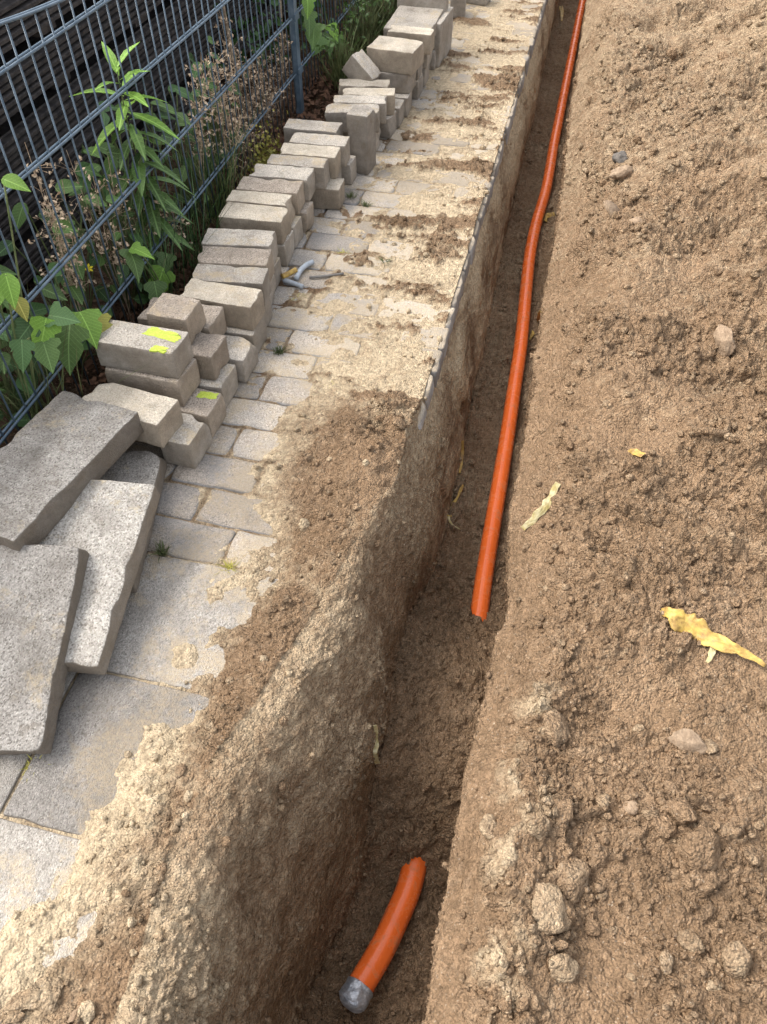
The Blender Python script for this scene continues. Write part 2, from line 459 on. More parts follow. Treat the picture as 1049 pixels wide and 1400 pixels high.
# far left, verge and pavement
fl = -1.3 - np.array([38, 20, 10, 5, 2.6, 1.4, .8, .5, .3, .2, .12, .06])[None, :] + 0 * YY
lf = -1.3 + (xr_ + 1.3) * (row1(NL) ** 0.9)
XL = np.concatenate([fl, lf], 1); NLL = XL.shape[1]
YL = YY + 0 * XL

# paving pattern shared by the stones and the dirt that lies in their joints
ROW_Y0, ROW_P, PAV_L = 0.945, 0.1125, 0.2225
SLAB_Y, SLAB_X0 = [-.92, -.61, -.30, .015, .325, .635, .945], -.785
def joint_depth(x, y):
    r = np.floor((y - ROW_Y0) / ROW_P)
    off = np.where(np.mod(r, 2) < 1, 0.0, 0.5) * PAV_L + 0.018 * (_hash(r.astype(np.int64), r.astype(np.int64) * 0, 21) - .5)
    ty = np.abs((y - ROW_Y0) / ROW_P - r - 0.5)          # 0.5 at a joint
    q = (x + 0.60 - off) / PAV_L; tx = np.abs(q - np.floor(q) - 0.5)
    d = np.minimum((0.5 - ty) * ROW_P, (0.5 - tx) * PAV_L)
    return np.where(y > ROW_Y0, 1 - sstep(0.002, 0.011, d), 0)

edge = keys(Y, [(-1, -.72), (0.0, -.70), (.1, -.62), (.2, -.585), (.32, -.545), (.45, -.53), (.6, -.555), (.75, -.57), (.9, -.555), (1.0, -.54), (1.15, -.565), (1.3, -.60), (1.5, -.66), (1.8, -.70), (2.2, -.74), (70, -.76)])[:, None]
u = XL - edge
n_big = fbm(XL, YL, 6, 4, 31); n_mid = fbm(XL, YL, 17, 4, 33); n_str = fbm(XL * 0.55, YL * 1.5, 9, 4, 35)
near = 1 - sstep(1.25, 1.75, YL)
th = -0.0055 + 0.0090 * sstep(-0.12, 0.12, u + 0.09 * n_mid + 0.05 * fbm(XL, YL, 46, 4, 38, 0.65))
th += 0.0045 * n_big * sstep(-.1, .05, u) * (0.6 + 0.4 * near) - (0.0034 - 0.0018 * sstep(-.6, -.42, XL)) * (1 - near) * sstep(-.1, .05, u) + 0.003 * n_mid * (0.5 + 0.5 * near)
# heap of dug-out sand left along the lip near the camera
pile = np.exp(-((XL - xr_ - 0.02) / (0.13 + 0.03 * n_big)) ** 2)
th += near * pile * (0.030 + 0.018 * n_big) * sstep(-.3, .3, YL)
th += 0.05 * np.exp(-(((XL + 0.36) / 0.115) ** 2 + ((YL - 1.33) / 0.24) ** 2)) * (0.8 + 0.5 * n_mid)
th += near * 0.012 * sstep(0.02, 0.2, u)
# brown crumbly drifts farther off, drawn out along the courses
n_fin = fbm(XL, YL, 46, 4, 38, 0.65)
drift = sstep(0.10, 0.7, 0.42 * n_fin + n_str + 0.5 * n_big - 0.15 + 0.35 * sstep(-.5, -.28, XL)) * (1 - near)
th += drift * (0.006 + 0.006 * np.maximum(n_mid, 0)) * sstep(-0.05, 0.12, u)
jd = joint_depth(XL, YL)
th -= jd * (0.0032 * (1 - near * 0.7)) * (1 - 0.7 * drift)
th = np.where(u < -0.12, np.minimum(th, -0.0028 - 0.0025 * n_mid), th)
verge = 1 - sstep(-1.05, -0.97, XL + 0.02 * n_mid)
zL = th * (1 - verge) + verge * (-0.025 + 0.02 * n_mid + 0.015 * n_big)
zL = zL - 0.35 * sstep(-2.5, -6, XL) * 0
paleL = np.clip(0.92 - 0.8 * drift - near * 0.25 * sstep(0.0, 0.035, th) * (0.6 + 0.8 * n_mid) - near * 0.6 * np.exp(-(((XL + 0.37) / 0.12) ** 2 + ((YL - 1.36) / 0.22) ** 2)) + 0.22 * n_big - near * sstep(-.02, .12, u) * (0.40 + 0.20 * (1 - sstep(.3, .7, YL)) - 0.32 * fbm(XL, YL, 8, 4, 39)), 0.0, 1)
paleL = np.where(u < 0.02, paleL * (1 - 0.4 * jd), paleL)
humL = np.clip(verge * 1.0 + 0.35 * jd * sstep(-.55, -.75, XL) , 0, 1)
lumpL = (0.25 + 0.75 * np.clip(near * sstep(0.0, 0.03, th) + drift, 0, 1)) * sstep(-0.004, 0.006, th) * (1 - verge) * (1 - 0.75 * sstep(0.1, 0.5, fbm(XL, YL, 7, 3, 37))) + 0.5 * verge

# trench side nearest the pavement
t = row1(NW); z_top = zL[:, -1:]
bank = (1 - sstep(0.9, 1.45, YY))
xw = xr_ + (xb_ - xr_) * (t ** (1 - 0.48 * bank)) + 0.018 * np.sin(np.pi * np.clip((t - .1) * 1.2, 0, 1)) * (1 - bank)
zw = z_top + (zf_ - z_top) * t ** (1 + 0.5 * bank)
yw = YY + 0 * xw
nw1 = fbm(yw, zw, 5, 4, 41); nw2 = fbm(yw, zw, 16, 4, 42)
strk = fbm(yw * 1.8, zw * 9, 4, 4, 44)
lipw = np.maximum(bank, sstep(.10, .32, t))
xw = xw + (0.007 + 0.023 * bank) * nw1 * lipw * np.sin(np.pi * t) ** 0.6 + ((0.003 + .003 * bank) * nw2 + 0.002 * strk * (1 - bank)) * (0.25 + 0.75 * lipw) - 0.007 * (1 - bank) * (1 - lipw)
# hollows where lumps have fallen out
hol = sstep(0.55, 0.9, fbm(yw, zw, 9, 2, 47)) * np.sin(np.pi * t)
xw = xw - 0.014 * hol
paleW = np.clip((0.98 - 0.34 * t + 0.5 * nw1) * (1 - 0.55 * bank) + 0.2 * strk, 0, 1) * (0.45 + 0.55 * sstep(1.0, 2.2, YY)) 
paleW = np.maximum(paleW, bank * np.clip(0.52 - 0.32 * t + 0.2 * nw1, 0, 1))
lumpW = 0.07 + 0.09 * bank + 0.22 * bank * (1 - t) + 0.3 * sstep(0.85, 1.0, t) + 0.3 * bank * sstep(.2, .6, nw1) 
# floor
q = row1(NF); xf = xb_ + (xq_ - xb_) * q; yf = YY + 0 * xf
nf1 = fbm(xf, yf, 8, 4, 51); nf2 = fbm(xf, yf, 26, 4, 52)
zfl = zf_ + (0.010 * nf1 + 0.006 * nf2 + 0.02 * (2 * q - 1) ** 4) * low_
lumpF = 0.45 + 0.3 * nf1 + 0.3 * (1 - sstep(1.2, 1.5, YY))
paleF = np.clip(0.22 * sstep(1.1, 1.6, YY) + 0.08 + 0.12 * nf1, 0, 1) + 0 * xf
# far side wall (mostly hidden behind its own lip)
s = row1(NRW); zlip = -0.012
xrw = xq_ + (xs_ - xq_) * s; yrw = YY + 0 * xrw
zrw = zfl[:, -1:] + (zlip - zfl[:, -1:]) * s
xrw = xrw + 0.008 * fbm(yrw, zrw, 8, 4, 55) * np.sin(np.pi * s)
lumpR = 0.3 + 0 * xrw; paleR = 0.1 + 0 * xrw
# spoil heap
m = np.concatenate([row1(NM) ** 1.08, 1 + np.array([0.0, .05, .12, .25, .5, 1, 2, 4, 8, 16, 30])[None, :]], 1)
xm = xs_ + Wm[:, None] * m; ym = YY + 0 * xm; sm = xm - xs_
nm1 = fbm(xm, ym, 2.2, 4, 61); nm2 = fbm(xm, ym, 7, 4, 62); nm3 = fbm(xm, ym, 22, 4, 63)
ridge = fbm((xm * 0.8 + ym * 0.6) * 0.5, (ym * 0.8 - xm * 0.6) * 2.4, 3.0, 4, 64)
rise = 0.02 + 0.16 * np.minimum(sm, 2.2) * (0.55 + 1.0 * sstep(.8, 3.2, ym))
zm = zlip + 0.017 * sstep(0, 0.05, sm) + rise * sstep(0.0, 0.12, sm) + (0.03 + 0.085 * sstep(.7, 1.8, ym)) * sstep(-0.04, 0.17, sm) - (0.03 + 0.085 * sstep(.7, 1.8, ym)) * 0.0945
zm += 0.004 * fbm(ym * 0.9, sm * 5, 9, 4, 67) * sstep(0, .04, sm) * (1 - sstep(.12, .2, sm))
zm += (0.028 * nm1 + (0.034 * ridge + 0.05 * nm1 + 0.03 * (0.5 - np.abs(fbm(xm, ym, 1.6, 3, 68)))) * sstep(.7, 1.8, ym)) * sstep(.05, .35, sm) + 0.015 * nm2 * sstep(0, .1, sm) + 0.0045 * nm3
# crumbly crest beside the lip near the camera
zm += 0.028 * np.exp(-((sm - 0.10) / 0.05) ** 2) * sstep(.18, .35, ym) * (1 - sstep(.72, .9, ym)) * (1 + .5 * nm2)
zm += -0.012 * np.exp(-((sm - 0.22) / 0.06) ** 2) * sstep(.18, .35, ym) * (1 - sstep(.72, .9, ym))
# drag marks: a smooth cross groove, and a smeared diagonal band
zm += 0.008 * np.exp(-((ym - 1.145 - 0.05 * (sm - .3)) / 0.02) ** 2) * sstep(.14, .24, sm) - 0.012 * np.exp(-((ym - 1.10 - 0.05 * (sm - .3)) / 0.022) ** 2) * sstep(.14, .24, sm)
dg = (ym - 1.62) - 0.75 * (sm - 0.42)
smear = np.exp(-(dg / 0.035) ** 2) * sstep(0.36, 0.42, sm) * (1 - sstep(.75, .95, sm))
zm -= 0.02 * smear
patch = sstep(0.15, 0.5, fbm(xm, ym, 3.4, 3, 66))           # patches pressed smooth by the bucket
groove = np.exp(-((ym - 1.145 - 0.05 * (sm - .3)) / 0.03) ** 2) * sstep(.14, .24, sm)
lumpM = np.clip(1.05 - 0.85 * patch - 0.8 * smear - 0.6 * groove + 0.25 * nm2, 0.08, 1.2) * (0.25 + 0.75 * sstep(0.03, 0.15, sm))
paleM = np.clip(0.12 + 0.06 * nm2 + 0.04 * patch + 0.24 * sstep(1.0, 3.5, ym) + 0.15 * smear + 0.1 * groove, 0, 0.6)  # paler with distance: the heap's near-to-far brightness gradient is put into its colour
paleM = np.maximum(paleM, 0.62 * np.exp(-((sm - 0.10) / 0.05) ** 2) * sstep(.15, .3, ym) * (1 - sstep(.7, .85, ym)) * np.clip(.75 + nm3, 0, 1.2))

X = np.concatenate([XL, xw, xf, xrw, xm], 1)
Yg = np.concatenate([YL, yw, yf, yrw, ym], 1)
Z = np.concatenate([zL, zw, zfl, zrw, zm], 1)
z0 = lambda a: np.zeros_like(a)
PALE = np.concatenate([paleL, paleW, paleF, paleR, paleM], 1)
HUM = np.concatenate([humL, z0(xw), z0(xf), z0(xrw), z0(xm)], 1)
LUMP = np.concatenate([lumpL + z0(XL), lumpW + z0(xw), lumpF + z0(xf), lumpR, lumpM], 1)
LUMP *= sstep(-1.0, 0.0, Yg) * (1 - sstep(7, 10, Yg))
P = np.stack([X, Yg, Z], 2)
NC = X.shape[1]
def grid_normals(P):
    du = np.gradient(P, axis=1); dv = np.gradient(P, axis=0)
    n = np.cross(du, dv); return n / np.maximum(np.linalg.norm(n, axis=2, keepdims=True), 1e-9)
N = grid_normals(P)
for ax in (0, 1):                                  # soften the directions the lumps grow in
    N = (np.roll(N, 1, ax) + 2 * N + np.roll(N, -1, ax)) / 4
N /= np.maximum(np.linalg.norm(N, axis=2, keepdims=True), 1e-9)
seg_len = np.linalg.norm(np.diff(P, axis=1), axis=2)
A = np.concatenate([np.zeros((NR, 1)), np.cumsum(seg_len, 1)], 1)
A = A - A[:, NLL:NLL + 1]                          # arc length from the left lip
dens = np.clip(LUMP + 0.35 * fbm(A, Yg, 4.5, 3, 71), 0, 1.2)
h1, t1 = clods(A, Yg, 0.062, 0.11 * dens, 81)
h2, t2 = clods(A, Yg, 0.030, 0.30 * dens, 84)
h3, t3 = clods(A, Yg, 0.0145, 0.75 * dens, 87)
h4, t4 = clods(A, Yg, 0.0078, 0.9 * dens, 93)
rough = fbm(A, Yg, 55, 4, 91, 0.62)
cap_l = np.ones_like(A); cap_l[:, :NLL] = np.clip(0.42 + th * 25, 0.15, 1)
big_ok = np.ones_like(A); big_ok[:, :NLL + NW] = 0.30
disp = (h1 * 0.062 * 0.50 * big_ok + h2 * 0.030 * 0.68 * (0.35 + 0.65 * big_ok) + h3 * 0.0145 * 0.85 + h4 * 0.0078 * 1.0) * np.clip(LUMP * 1.5, 0.1, 1) * cap_l
disp += 0.0042 * rough * (0.3 + 0.7 * np.clip(LUMP, 0, 1)) * cap_l
disp *= sstep(-1.2, -0.4, Yg)
# keep bare paving bare
disp[:, :NLL] = np.where(u < -0.1, disp[:, :NLL] * 0.25, disp[:, :NLL])
P = P + N * disp[..., None]
TONE = np.where(h1 > 0, t1, np.where(h2 > 0, t2, np.where(h3 > 0, t3, np.where(h4 > 0, t4 * .7, 0.1))))
idx = np.arange(NR * NC).reshape(NR, NC)
Fq = np.stack([idx[:-1, :-1], idx[:-1, 1:], idx[1:, 1:], idx[1:, :-1]], 2).reshape(-1, 4)
ground_me = big_mesh('soil_ground', P.reshape(-1, 3), Fq, {'pale': PALE, 'humus': HUM, 'tone': TONE})
ground = mesh_obj('soil_ground', ground_me, MAT['soil'])
tag(ground, 'sandy brown soil with an open cable trench and a spoil heap beside it', kind='structure')
BVH = BVHTree.FromObject(ground, bpy.context.evaluated_depsgraph_get())

def hit(px, py):
    loc, nrm, _, _ = BVH.ray_cast(EYE, pix_ray(px, py)); return loc, nrm
def drop(x, y):
    loc, nrm, _, _ = BVH.ray_cast(Vector((x, y, 3)), Vector((0, 0, -1)))
    return (loc, nrm) if loc else (Vector((x, y, 0)), Vector((0, 0, 1)))

# loose crumbs lying on the soil: far too many to count
FN = N.reshape(-1, 3); FP = P.reshape(-1, 3)
w = (np.clip(LUMP + 0.12 * (X > -0.72) * (X < -0.26), 0, 1) ** 1.5 * (Yg > 0.05) * (Yg < 4.5) * (X > -0.7) * (X < 1.5)).astype(np.float64)
cell_area = np.gradient(A, axis=1) * np.gradient(Y)[:, None]
w *= np.where((X < -0.2) & (Yg < 1.25), 0.35, 1.0)
w = (w * np.abs(cell_area) / (0.5 + Yg.clip(0)) ** 1.2).ravel(); w /= w.sum()
NCR = 14000
ci = RNG.choice(len(w), NCR, replace=False, p=w)
bm = bmesh.new(); bmesh.ops.create_icosphere(bm, subdivisions=1, radius=1.0)
bm.verts.ensure_lookup_table()
iv = np.array([v.co[:] for v in bm.verts]); ifc = np.array([[v.index for v in f.verts] for f in bm.faces]); bm.free()
sz = (0.0016 + 0.0075 * RNG.random(NCR) ** 3.2) * (0.8 + 0.22 * FP[ci, 1].clip(0, 4))
vv = iv[None] * (0.72 + 0.56 * RNG.random((NCR, len(iv), 1))) * sz[:, None, None] * (0.65 + 0.6 * RNG.random((NCR, 1, 3)))
vv = vv + FP[ci][:, None, :] + FN[ci][:, None, :] * (sz * 0.35)[:, None, None]
ff = (ifc[None] + (np.arange(NCR) * len(iv))[:, None, None]).reshape(-1, 3)
rep = lambda a: np.repeat(a, len(iv))
crumb_me = big_mesh('soil_crumbs', vv.reshape(-1, 3), ff, {
    'pale': rep(np.clip(PALE.ravel()[ci] + 0.1, 0, 1)), 'humus': rep(HUM.ravel()[ci]), 'tone': rep(RNG.random(NCR))})
crumbs = mesh_obj('soil_crumbs', crumb_me, MAT['soil'])
tag(crumbs, 'loose sandy crumbs scattered over the heap and the trench bank', kind='stuff')

# ------------------------------------------------------------------ rounded, chipped concrete blocks
def axis_nodes(h, r, n):
    a = [-h, -h + r * .35, -h + r] + list(np.linspace(-h + r, h - r, n + 2)[1:-1]) + [h - r, h - r * .35, h]
    return np.array(a)

def block_mesh(name, L, W, T, r=0.007, seed=0, n=(12, 7, 5), rough=0.0012, chips=3, chip=0.012):
    hs = np.array([L, W, T]) / 2
    ax = [axis_nodes(hs[i], r, n[i]) for i in range(3)]
    vid, V, F = {}, [], []
    def vert(p):
        k = tuple(np.round(p, 6))
        if k not in vid: vid[k] = len(V); V.append(np.array(p, float))
        return vid[k]
    for d in range(3):
        a, b = (d + 1) % 3, (d + 2) % 3
        for sg in (-1, 1):
            g = [[None] * len(ax[b]) for _ in ax[a]]
            for i, va in enumerate(ax[a]):
                for j, vb in enumerate(ax[b]):
                    p = [0, 0, 0]; p[d] = sg * hs[d]; p[a] = va; p[b] = vb
                    g[i][j] = vert(p)
            for i in range(len(ax[a]) - 1):
                for j in range(len(ax[b]) - 1):
                    f = (g[i][j], g[i + 1][j], g[i + 1][j + 1], g[i][j + 1])
                    F.append(f if sg > 0 else f[::-1])
    V = np.array(V)
    rs = np.random.default_rng(seed)
    off = Vector(rs.random(3) * 50)
    inner = np.clip(V, -(hs - r), hs - r)
    d = V - inner; ln = np.linalg.norm(d, axis=1, keepdims=True)
    V = inner + d / np.maximum(ln, 1e-9) * r
    for q in range(chips):                      # knocked-off edges and corners
        k = int(rs.integers(0, 3)); c = hs * np.sign(rs.random(3) - .5) * 1.0
        c[k] = hs[k] * (rs.random() * 2 - 1)
        if rs.random() < 0.65: c[2] = hs[2]
        rad = chip * (0.6 + rs.random())
        dd = np.linalg.norm(V - c, axis=1)
        V = V - (c / np.linalg.norm(c))[None] * (np.clip(1 - dd / (rad * 1.6), 0, 1) * rad * 0.55)[:, None]
    out = []
    for v in V:
        p = Vector(v)
        nv = mn.noise_vector(p * 38 + off) * rough + mn.noise_vector(p * 13 + off) * rough * 1.3
        on_edge = sum(abs(abs(v[i]) - hs[i]) < r * 1.2 for i in range(3)) >= 2
        if on_edge: nv += mn.noise_vector(p * 75 + off) * rough * 1.1
        out.append(p + nv)
    return mesh_from(name, out, F)

# ------------------------------------------------------------------ pavement: every slab and paver a piece of its own
pavement = empty('pavement', (0, 0, 0))
tag(pavement, 'old concrete pavement half buried under spilled sand', kind='structure')
paver_meshes = [block_mesh('paver', 0.2165, 0.1080, 0.08, 0.009, 300 + i, (5, 3, 1), 0.0022, 4, 0.014) for i in range(8)]
def add_paver(x0, x1, yc, r, j):
    me = paver_meshes[(r * 5 + j * 3) % 8]
    o = mesh_obj('paver', me, MAT['paver'], pavement)
    L = x1 - x0
    o.location = ((x0 + x1) / 2, yc, -0.04 + random.uniform(-0.0022, 0.0022))
    o.scale = (L / 0.2165, 1, 1)
    o.rotation_euler = (R(random.uniform(-.7, .7)), R(random.uniform(-.5, .5)), R(random.uniform(-.8, .8)))
for r in range(0, 60):
    yc = ROW_Y0 + (r + 0.5) * ROW_P
    hsh = float(_hash(np.array([r]), np.array([0]), 21)[0])
    off = (0.5 if r % 2 else 0.0) * PAV_L + 0.018 * (hsh - .5)
    lip = -0.2505 + random.choice([-.010, 0, .001, .002, .003])
    k0 = -3
    for j in range(k0, 3):
        a = -0.60 + off + j * PAV_L + 0.002; b = a + PAV_L - 0.004
        a = max(a, -1.01)
        if a > lip - 0.05: continue
        if b > lip - 0.045: b = lip
        if b - a < 0.05: continue
        if yc < 1.5 and b > -0.30: b = min(b, float(np.interp(yc, Y, x_r)) - 0.01)
        add_paver(a, b, yc, r, j)
sl_meshes = [block_mesh('paving_slab', 0.5, 0.306, 0.06, 0.006, 360 + i, (8, 6, 1), 0.0011, 3, 0.014) for i in range(3)]
for i in range(len(SLAB_Y) - 1):
    for j, (xa, xb) in enumerate(((-1.02, SLAB_X0), (SLAB_X0, -0.43))):
        o = mesh_obj('paving_slab', sl_meshes[(i + j) % 3], MAT['paving_slab'], pavement)
        sh = 0.004 * ((i * 7) % 3 - 1)
        o.scale = ((xb - xa - 0.006) / 0.5, (SLAB_Y[i + 1] - SLAB_Y[i] - 0.006) / 0.306, 1)
        o.location = ((xa + xb) / 2 + sh, (SLAB_Y[i] + SLAB_Y[i + 1]) / 2, -0.03 + 0.002 * ((i + j) % 2))
        o.rotation_euler = (R(random.uniform(-.4, .4)), R(random.uniform(-.3, .3)), R(random.uniform(-.3, .3)))

# ------------------------------------------------------------------ stacked stones and slabs
STACK = 'paving stones stacked along the fence'
def stone(xr, y0, y1, z0, label, L=0.212, T=0.078, rz=0.0, rx=0.0, ry=0.0, seed=0, name='paving_stone', mat='stone', chips=4, chip=0.013):
    if mat == 'stone' and seed in (12, 30, 34, 40, 41, 45, 53, 52, 63, 62): mat = 'cream_stone'
    if mat == 'stone' and seed in (61, 32, 42, 31, 33, 11, 36, 2): mat = 'dark_stone'
    me = block_mesh(name, L, y1 - y0 - 0.004, T, 0.0036, 500 + seed, (12, 7, 5), 0.0012, chips, chip)
    o = mesh_obj(name, me, MAT[mat], None, ((xr - L / 2), (y0 + y1) / 2, z0 + T / 2 + 0.001), (R(rx), R(ry), R(rz)))
    return tag(o, label, 'paving stone', STACK)

def paint(parent, pts, z, th=0.0007):
    """a thin sprayed patch on a stone's face, outline given in the stone's own plane"""
    c = [sum(p[i] for p in pts) / len(pts) for i in (0, 1)]
    ring = []
    n = len(pts)
    for i in range(n):
        a, b = pts[i], pts[(i + 1) % n]
        for k in range(6):
            f = k / 6
            p = [a[0] + (b[0] - a[0]) * f, a[1] + (b[1] - a[1]) * f]
            j = 0.0035
            ring.append((p[0] + random.uniform(-j, j), p[1] + random.uniform(-j, j)))
    V = [(x, y, z + th) for x, y in ring] + [(x, y, z - 0.003) for x, y in ring] + [(c[0], c[1], z + th)]
    q = len(ring)
    F = [(i, (i + 1) % q, 2 * q) for i in range(q)] + [(i + q, (i + 1) % q + q, (i + 1) % q, i) for i in range(q)]
    return mesh_obj('paint_mark', mesh_from('paint_mark', V, F, False), MAT['spray'], parent)

# lower course, front to back
stone(-.768, 1.216, 1.326, 0, 'small half stone on the pavement at the front end of the stack beside the slabs', L=.086, T=.084, rz=-3, seed=1)
e_ = stone(-.768, 1.332, 1.435, 0, 'low stone with one short lime paint dash behind the small half stone', rz=-2, seed=2)
paint(e_, [(.045, .014), (.096, .018), (.098, .042), (.05, .04)], .039)
stone(-.776, 1.442, 1.55, 0, 'bottom stone under the short grey block, behind the lime dashed low stone', seed=3)
stone(-.760, 1.563, 1.672, 0, 'bottom stone with sandy top jutting out beside the short grey block', seed=4)
stone(-.772, 1.678, 1.786, 0, 'bottom stone under the bright cream stone', seed=5)
stone(-.790, 1.792, 1.892, 0, 'bottom stone under the first of three grey yellow-stained stones', seed=6)
stone(-.812, 1.897, 1.998, 0, 'bottom stone under the middle of three grey yellow-stained stones', seed=7)
stone(-.826, 2.003, 2.10, 0, 'bottom stone under the last of three grey yellow-stained stones', seed=8)
stone(-.834, 2.158, 2.262, 0, 'bottom stone with worn pale rim close to the cable scraps', seed=9, rz=2)
stone(-.838, 2.276, 2.368, 0, 'first narrow bottom stone behind the one by the cable scraps', seed=10, rz=-1)
stone(-.826, 2.375, 2.468, 0, 'second narrow bottom stone behind the one by the cable scraps', seed=11, rz=1)
stone(-.762, 2.56, 2.655, 0, 'pale bottom stone pulled farthest out between cable scraps and upright stone', seed=12, rz=2)
stone(-.80, 2.66, 2.755, 0, 'bottom stone lying just behind the pulled-out pale one', seed=13)
stone(-.768, 2.762, 2.85, 0, 'bottom stone touching the front of the upright stone', seed=14)
stone(-.742, 3.045, 3.14, 0, 'bottom stone just behind the upright stone', seed=15, rz=-5)
stone(-.712, 3.20, 3.30, 0, 'thin leaning bottom stone, second behind the upright stone', seed=16, rz=-4)
stone(-.70, 3.31, 3.41, 0, 'bottom stone in front of the chipped beige stone', seed=17)
stone(-.69, 3.42, 3.52, 0, 'bottom stone directly under the chipped beige stone', seed=18)
stone(-.682, 3.61, 3.74, 0, 'bottom stone with white stained end under the big cream block', seed=19)
stone(-.682, 3.76, 3.88, 0, 'bottom stone under the pale stone behind the big cream block', seed=20)
stone(-.675, 3.98, 4.10, 0, 'last low stone in front of the upright slab', seed=21)
# second course
C_ = stone(-.822, 1.207, 1.31, .080, 'cream topped stone wedged beside the tilted granite-grey slab', L=.225, rz=-8, seed=30, chips=6)
stone(-.838, 1.352, 1.462, .080, 'mossy stone directly under the stone with two lime stripes', rz=-3, seed=31)
stone(-.797, 1.468, 1.572, .080, 'short grey block showing between lime striped stone and sandy bottom stone', rz=-3, seed=32)
stone(-.85, 1.58, 1.69, .080, 'grey stone mostly hidden under the dark topped half stone', seed=33)
stone(-.773, 1.702, 1.80, .080, 'bright cream stone with a plain front face in the second course', L=.222, rz=-3, seed=34)
for i, (xr, a, b, ad) in enumerate([(-.785, 1.804, 1.895, 'first'), (-.808, 1.898, 1.995, 'second'), (-.83, 2.0, 2.10, 'third')]):
    stone(xr, a, b, .080, '%s of three grey yellow-stained stones behind the bright cream stone' % ad, seed=35 + i, rz=7 + i, L=.216)
srow = [(-.838, 2.158, 2.26, 'thick whitish stone with a ragged front edge leading the long upper row'),
        (-.852, 2.264, 2.345, 'rough grey stone right behind the thick whitish one'),
        (-.848, 2.35, 2.446, 'smooth cream stone, third in the long upper row'),
        (-.838, 2.45, 2.545, 'fourth stone in the long upper row, with a dark worn front edge'),
        (-.81, 2.549, 2.63, 'grey stone, fifth in the long upper row'),
        (-.793, 2.634, 2.726, 'cream stone with a mossy speck, sixth in the long upper row'),
        (-.783, 2.73, 2.822, 'greyish stone, seventh in the upper row, left of the upright stone foot'),
        (-.84, 2.84, 2.93, 'hindmost stone of the long upper row, beside the upright stone')]
for i, (xr, a, b, lb) in enumerate(srow):
    stone(xr, a, b, .080, lb, seed=40 + i, rz=3 + random.uniform(-1.5, 1.5), L=.212)
frow = [(-.735, 3.03, 3.12, 'front stone of the pale group behind the upright stone'),
        (-.728, 3.125, 3.205, 'second pale stone in the group behind the upright stone'),
        (-.712, 3.21, 3.29, 'third pale stone in the group, standing a little right of its neighbours'),
        (-.752, 3.295, 3.375, 'white topped stone with a dark hole near the leaning wedge')]
for i, (xr, a, b, lb) in enumerate(frow):
    stone(xr, a, b, .080, lb, seed=50 + i, rz=12 + random.uniform(-1.5, 1.5), L=.212)
stone(-.684, 3.455, 3.565, .080, 'beige stone with a v shaped chip under the big cream block', seed=54, rz=0, L=.215, chips=6, chip=.02)
stone(-.685, 3.62, 3.72, .080, 'middle stone hidden under the big cream block', seed=55)
stone(-.672, 3.76, 3.87, .080, 'middle stone under the pale stone behind the big cream block', seed=56)
# third course
A_ = stone(-.842, 1.362, 1.462, .160, 'stone with two lime paint stripes, topmost at the near end of the stack', L=.218, rz=-1.5, seed=60, chips=5)
paint(A_, [(.0, .012), (.095, -.003), (.1, .02), (.088, .03), (.01, .044)], .039)
paint(A_, [(.045, -.046), (.086, -.046), (.088, -.03), (.055, -.022)], .039)
stone(-.866, 1.50, 1.605, .160, 'dark topped half stone behind the lime striped stone', L=.112, rz=-2, seed=61)
stone(-.667, 3.455, 3.615, .160, 'big cream block on top at the far end of the stack', L=.205, T=.085, rz=-7, seed=62)
stone(-.648, 3.70, 3.79, .160, 'pale stone lying right behind the big cream block', L=.2, rz=-2, seed=63)
wdg = stone(-.80, 3.34, 3.43, .158, 'leaning wedge of stone propped up near the white topped stone', L=.13, T=.085, ry=38, rz=-14, seed=64)
wdg.location = (-.885, 3.41, .172)
st = stone(-.722, 2.862, 2.962, 0, 'only stone standing upright on end in the row', L=.082, T=.218, rz=-6, seed=65)
# far end
o = mesh_obj('concrete_slab', block_mesh('concrete_slab', .22, .30, .06, .006, 700, (10, 12, 2)), MAT['stone'], None, (-.79, 4.03, .17), (R(2), 0, R(-2)))
tag(o, 'flat pale slab lying at the foot of the upright slab', 'slab')
o = mesh_obj('concrete_slab', block_mesh('concrete_slab', .24, .06, .34, .006, 701, (10, 2, 12)), MAT['stone'], None, (-.785, 4.225, .325), (R(-8), 0, R(-2)))
tag(o, 'upright slab leaning back at the far end of the stack', 'slab')
o = mesh_obj('concrete_slab', block_mesh('concrete_slab', .035, .26, .19, .005, 702, (2, 10, 8)), MAT['stone'], None, (-.668, 4.14, .096), (0, 0, R(-4)))
tag(o, 'narrow slab on edge along the right flank of the stack far end', 'slab')
o = mesh_obj('paving_stone', block_mesh('paving_stone', .085, .1, .11, .007, 703, (5, 6, 6)), MAT['stone'], None, (-.70, 4.80, .055), (0, 0, R(8)))
tag(o, 'lone half stone on the sandy pavement beyond the upright slab', 'paving stone', STACK)
o = mesh_obj('paving_stone', block_mesh('paving_stone', .2, .1, .08, .007, 704, (8, 6, 4)), MAT['stone'], None, (-.66, 5.05, .04), (0, 0, R(-8)))
tag(o, 'farthest loose stone, beyond the lone half stone', 'paving stone', STACK)

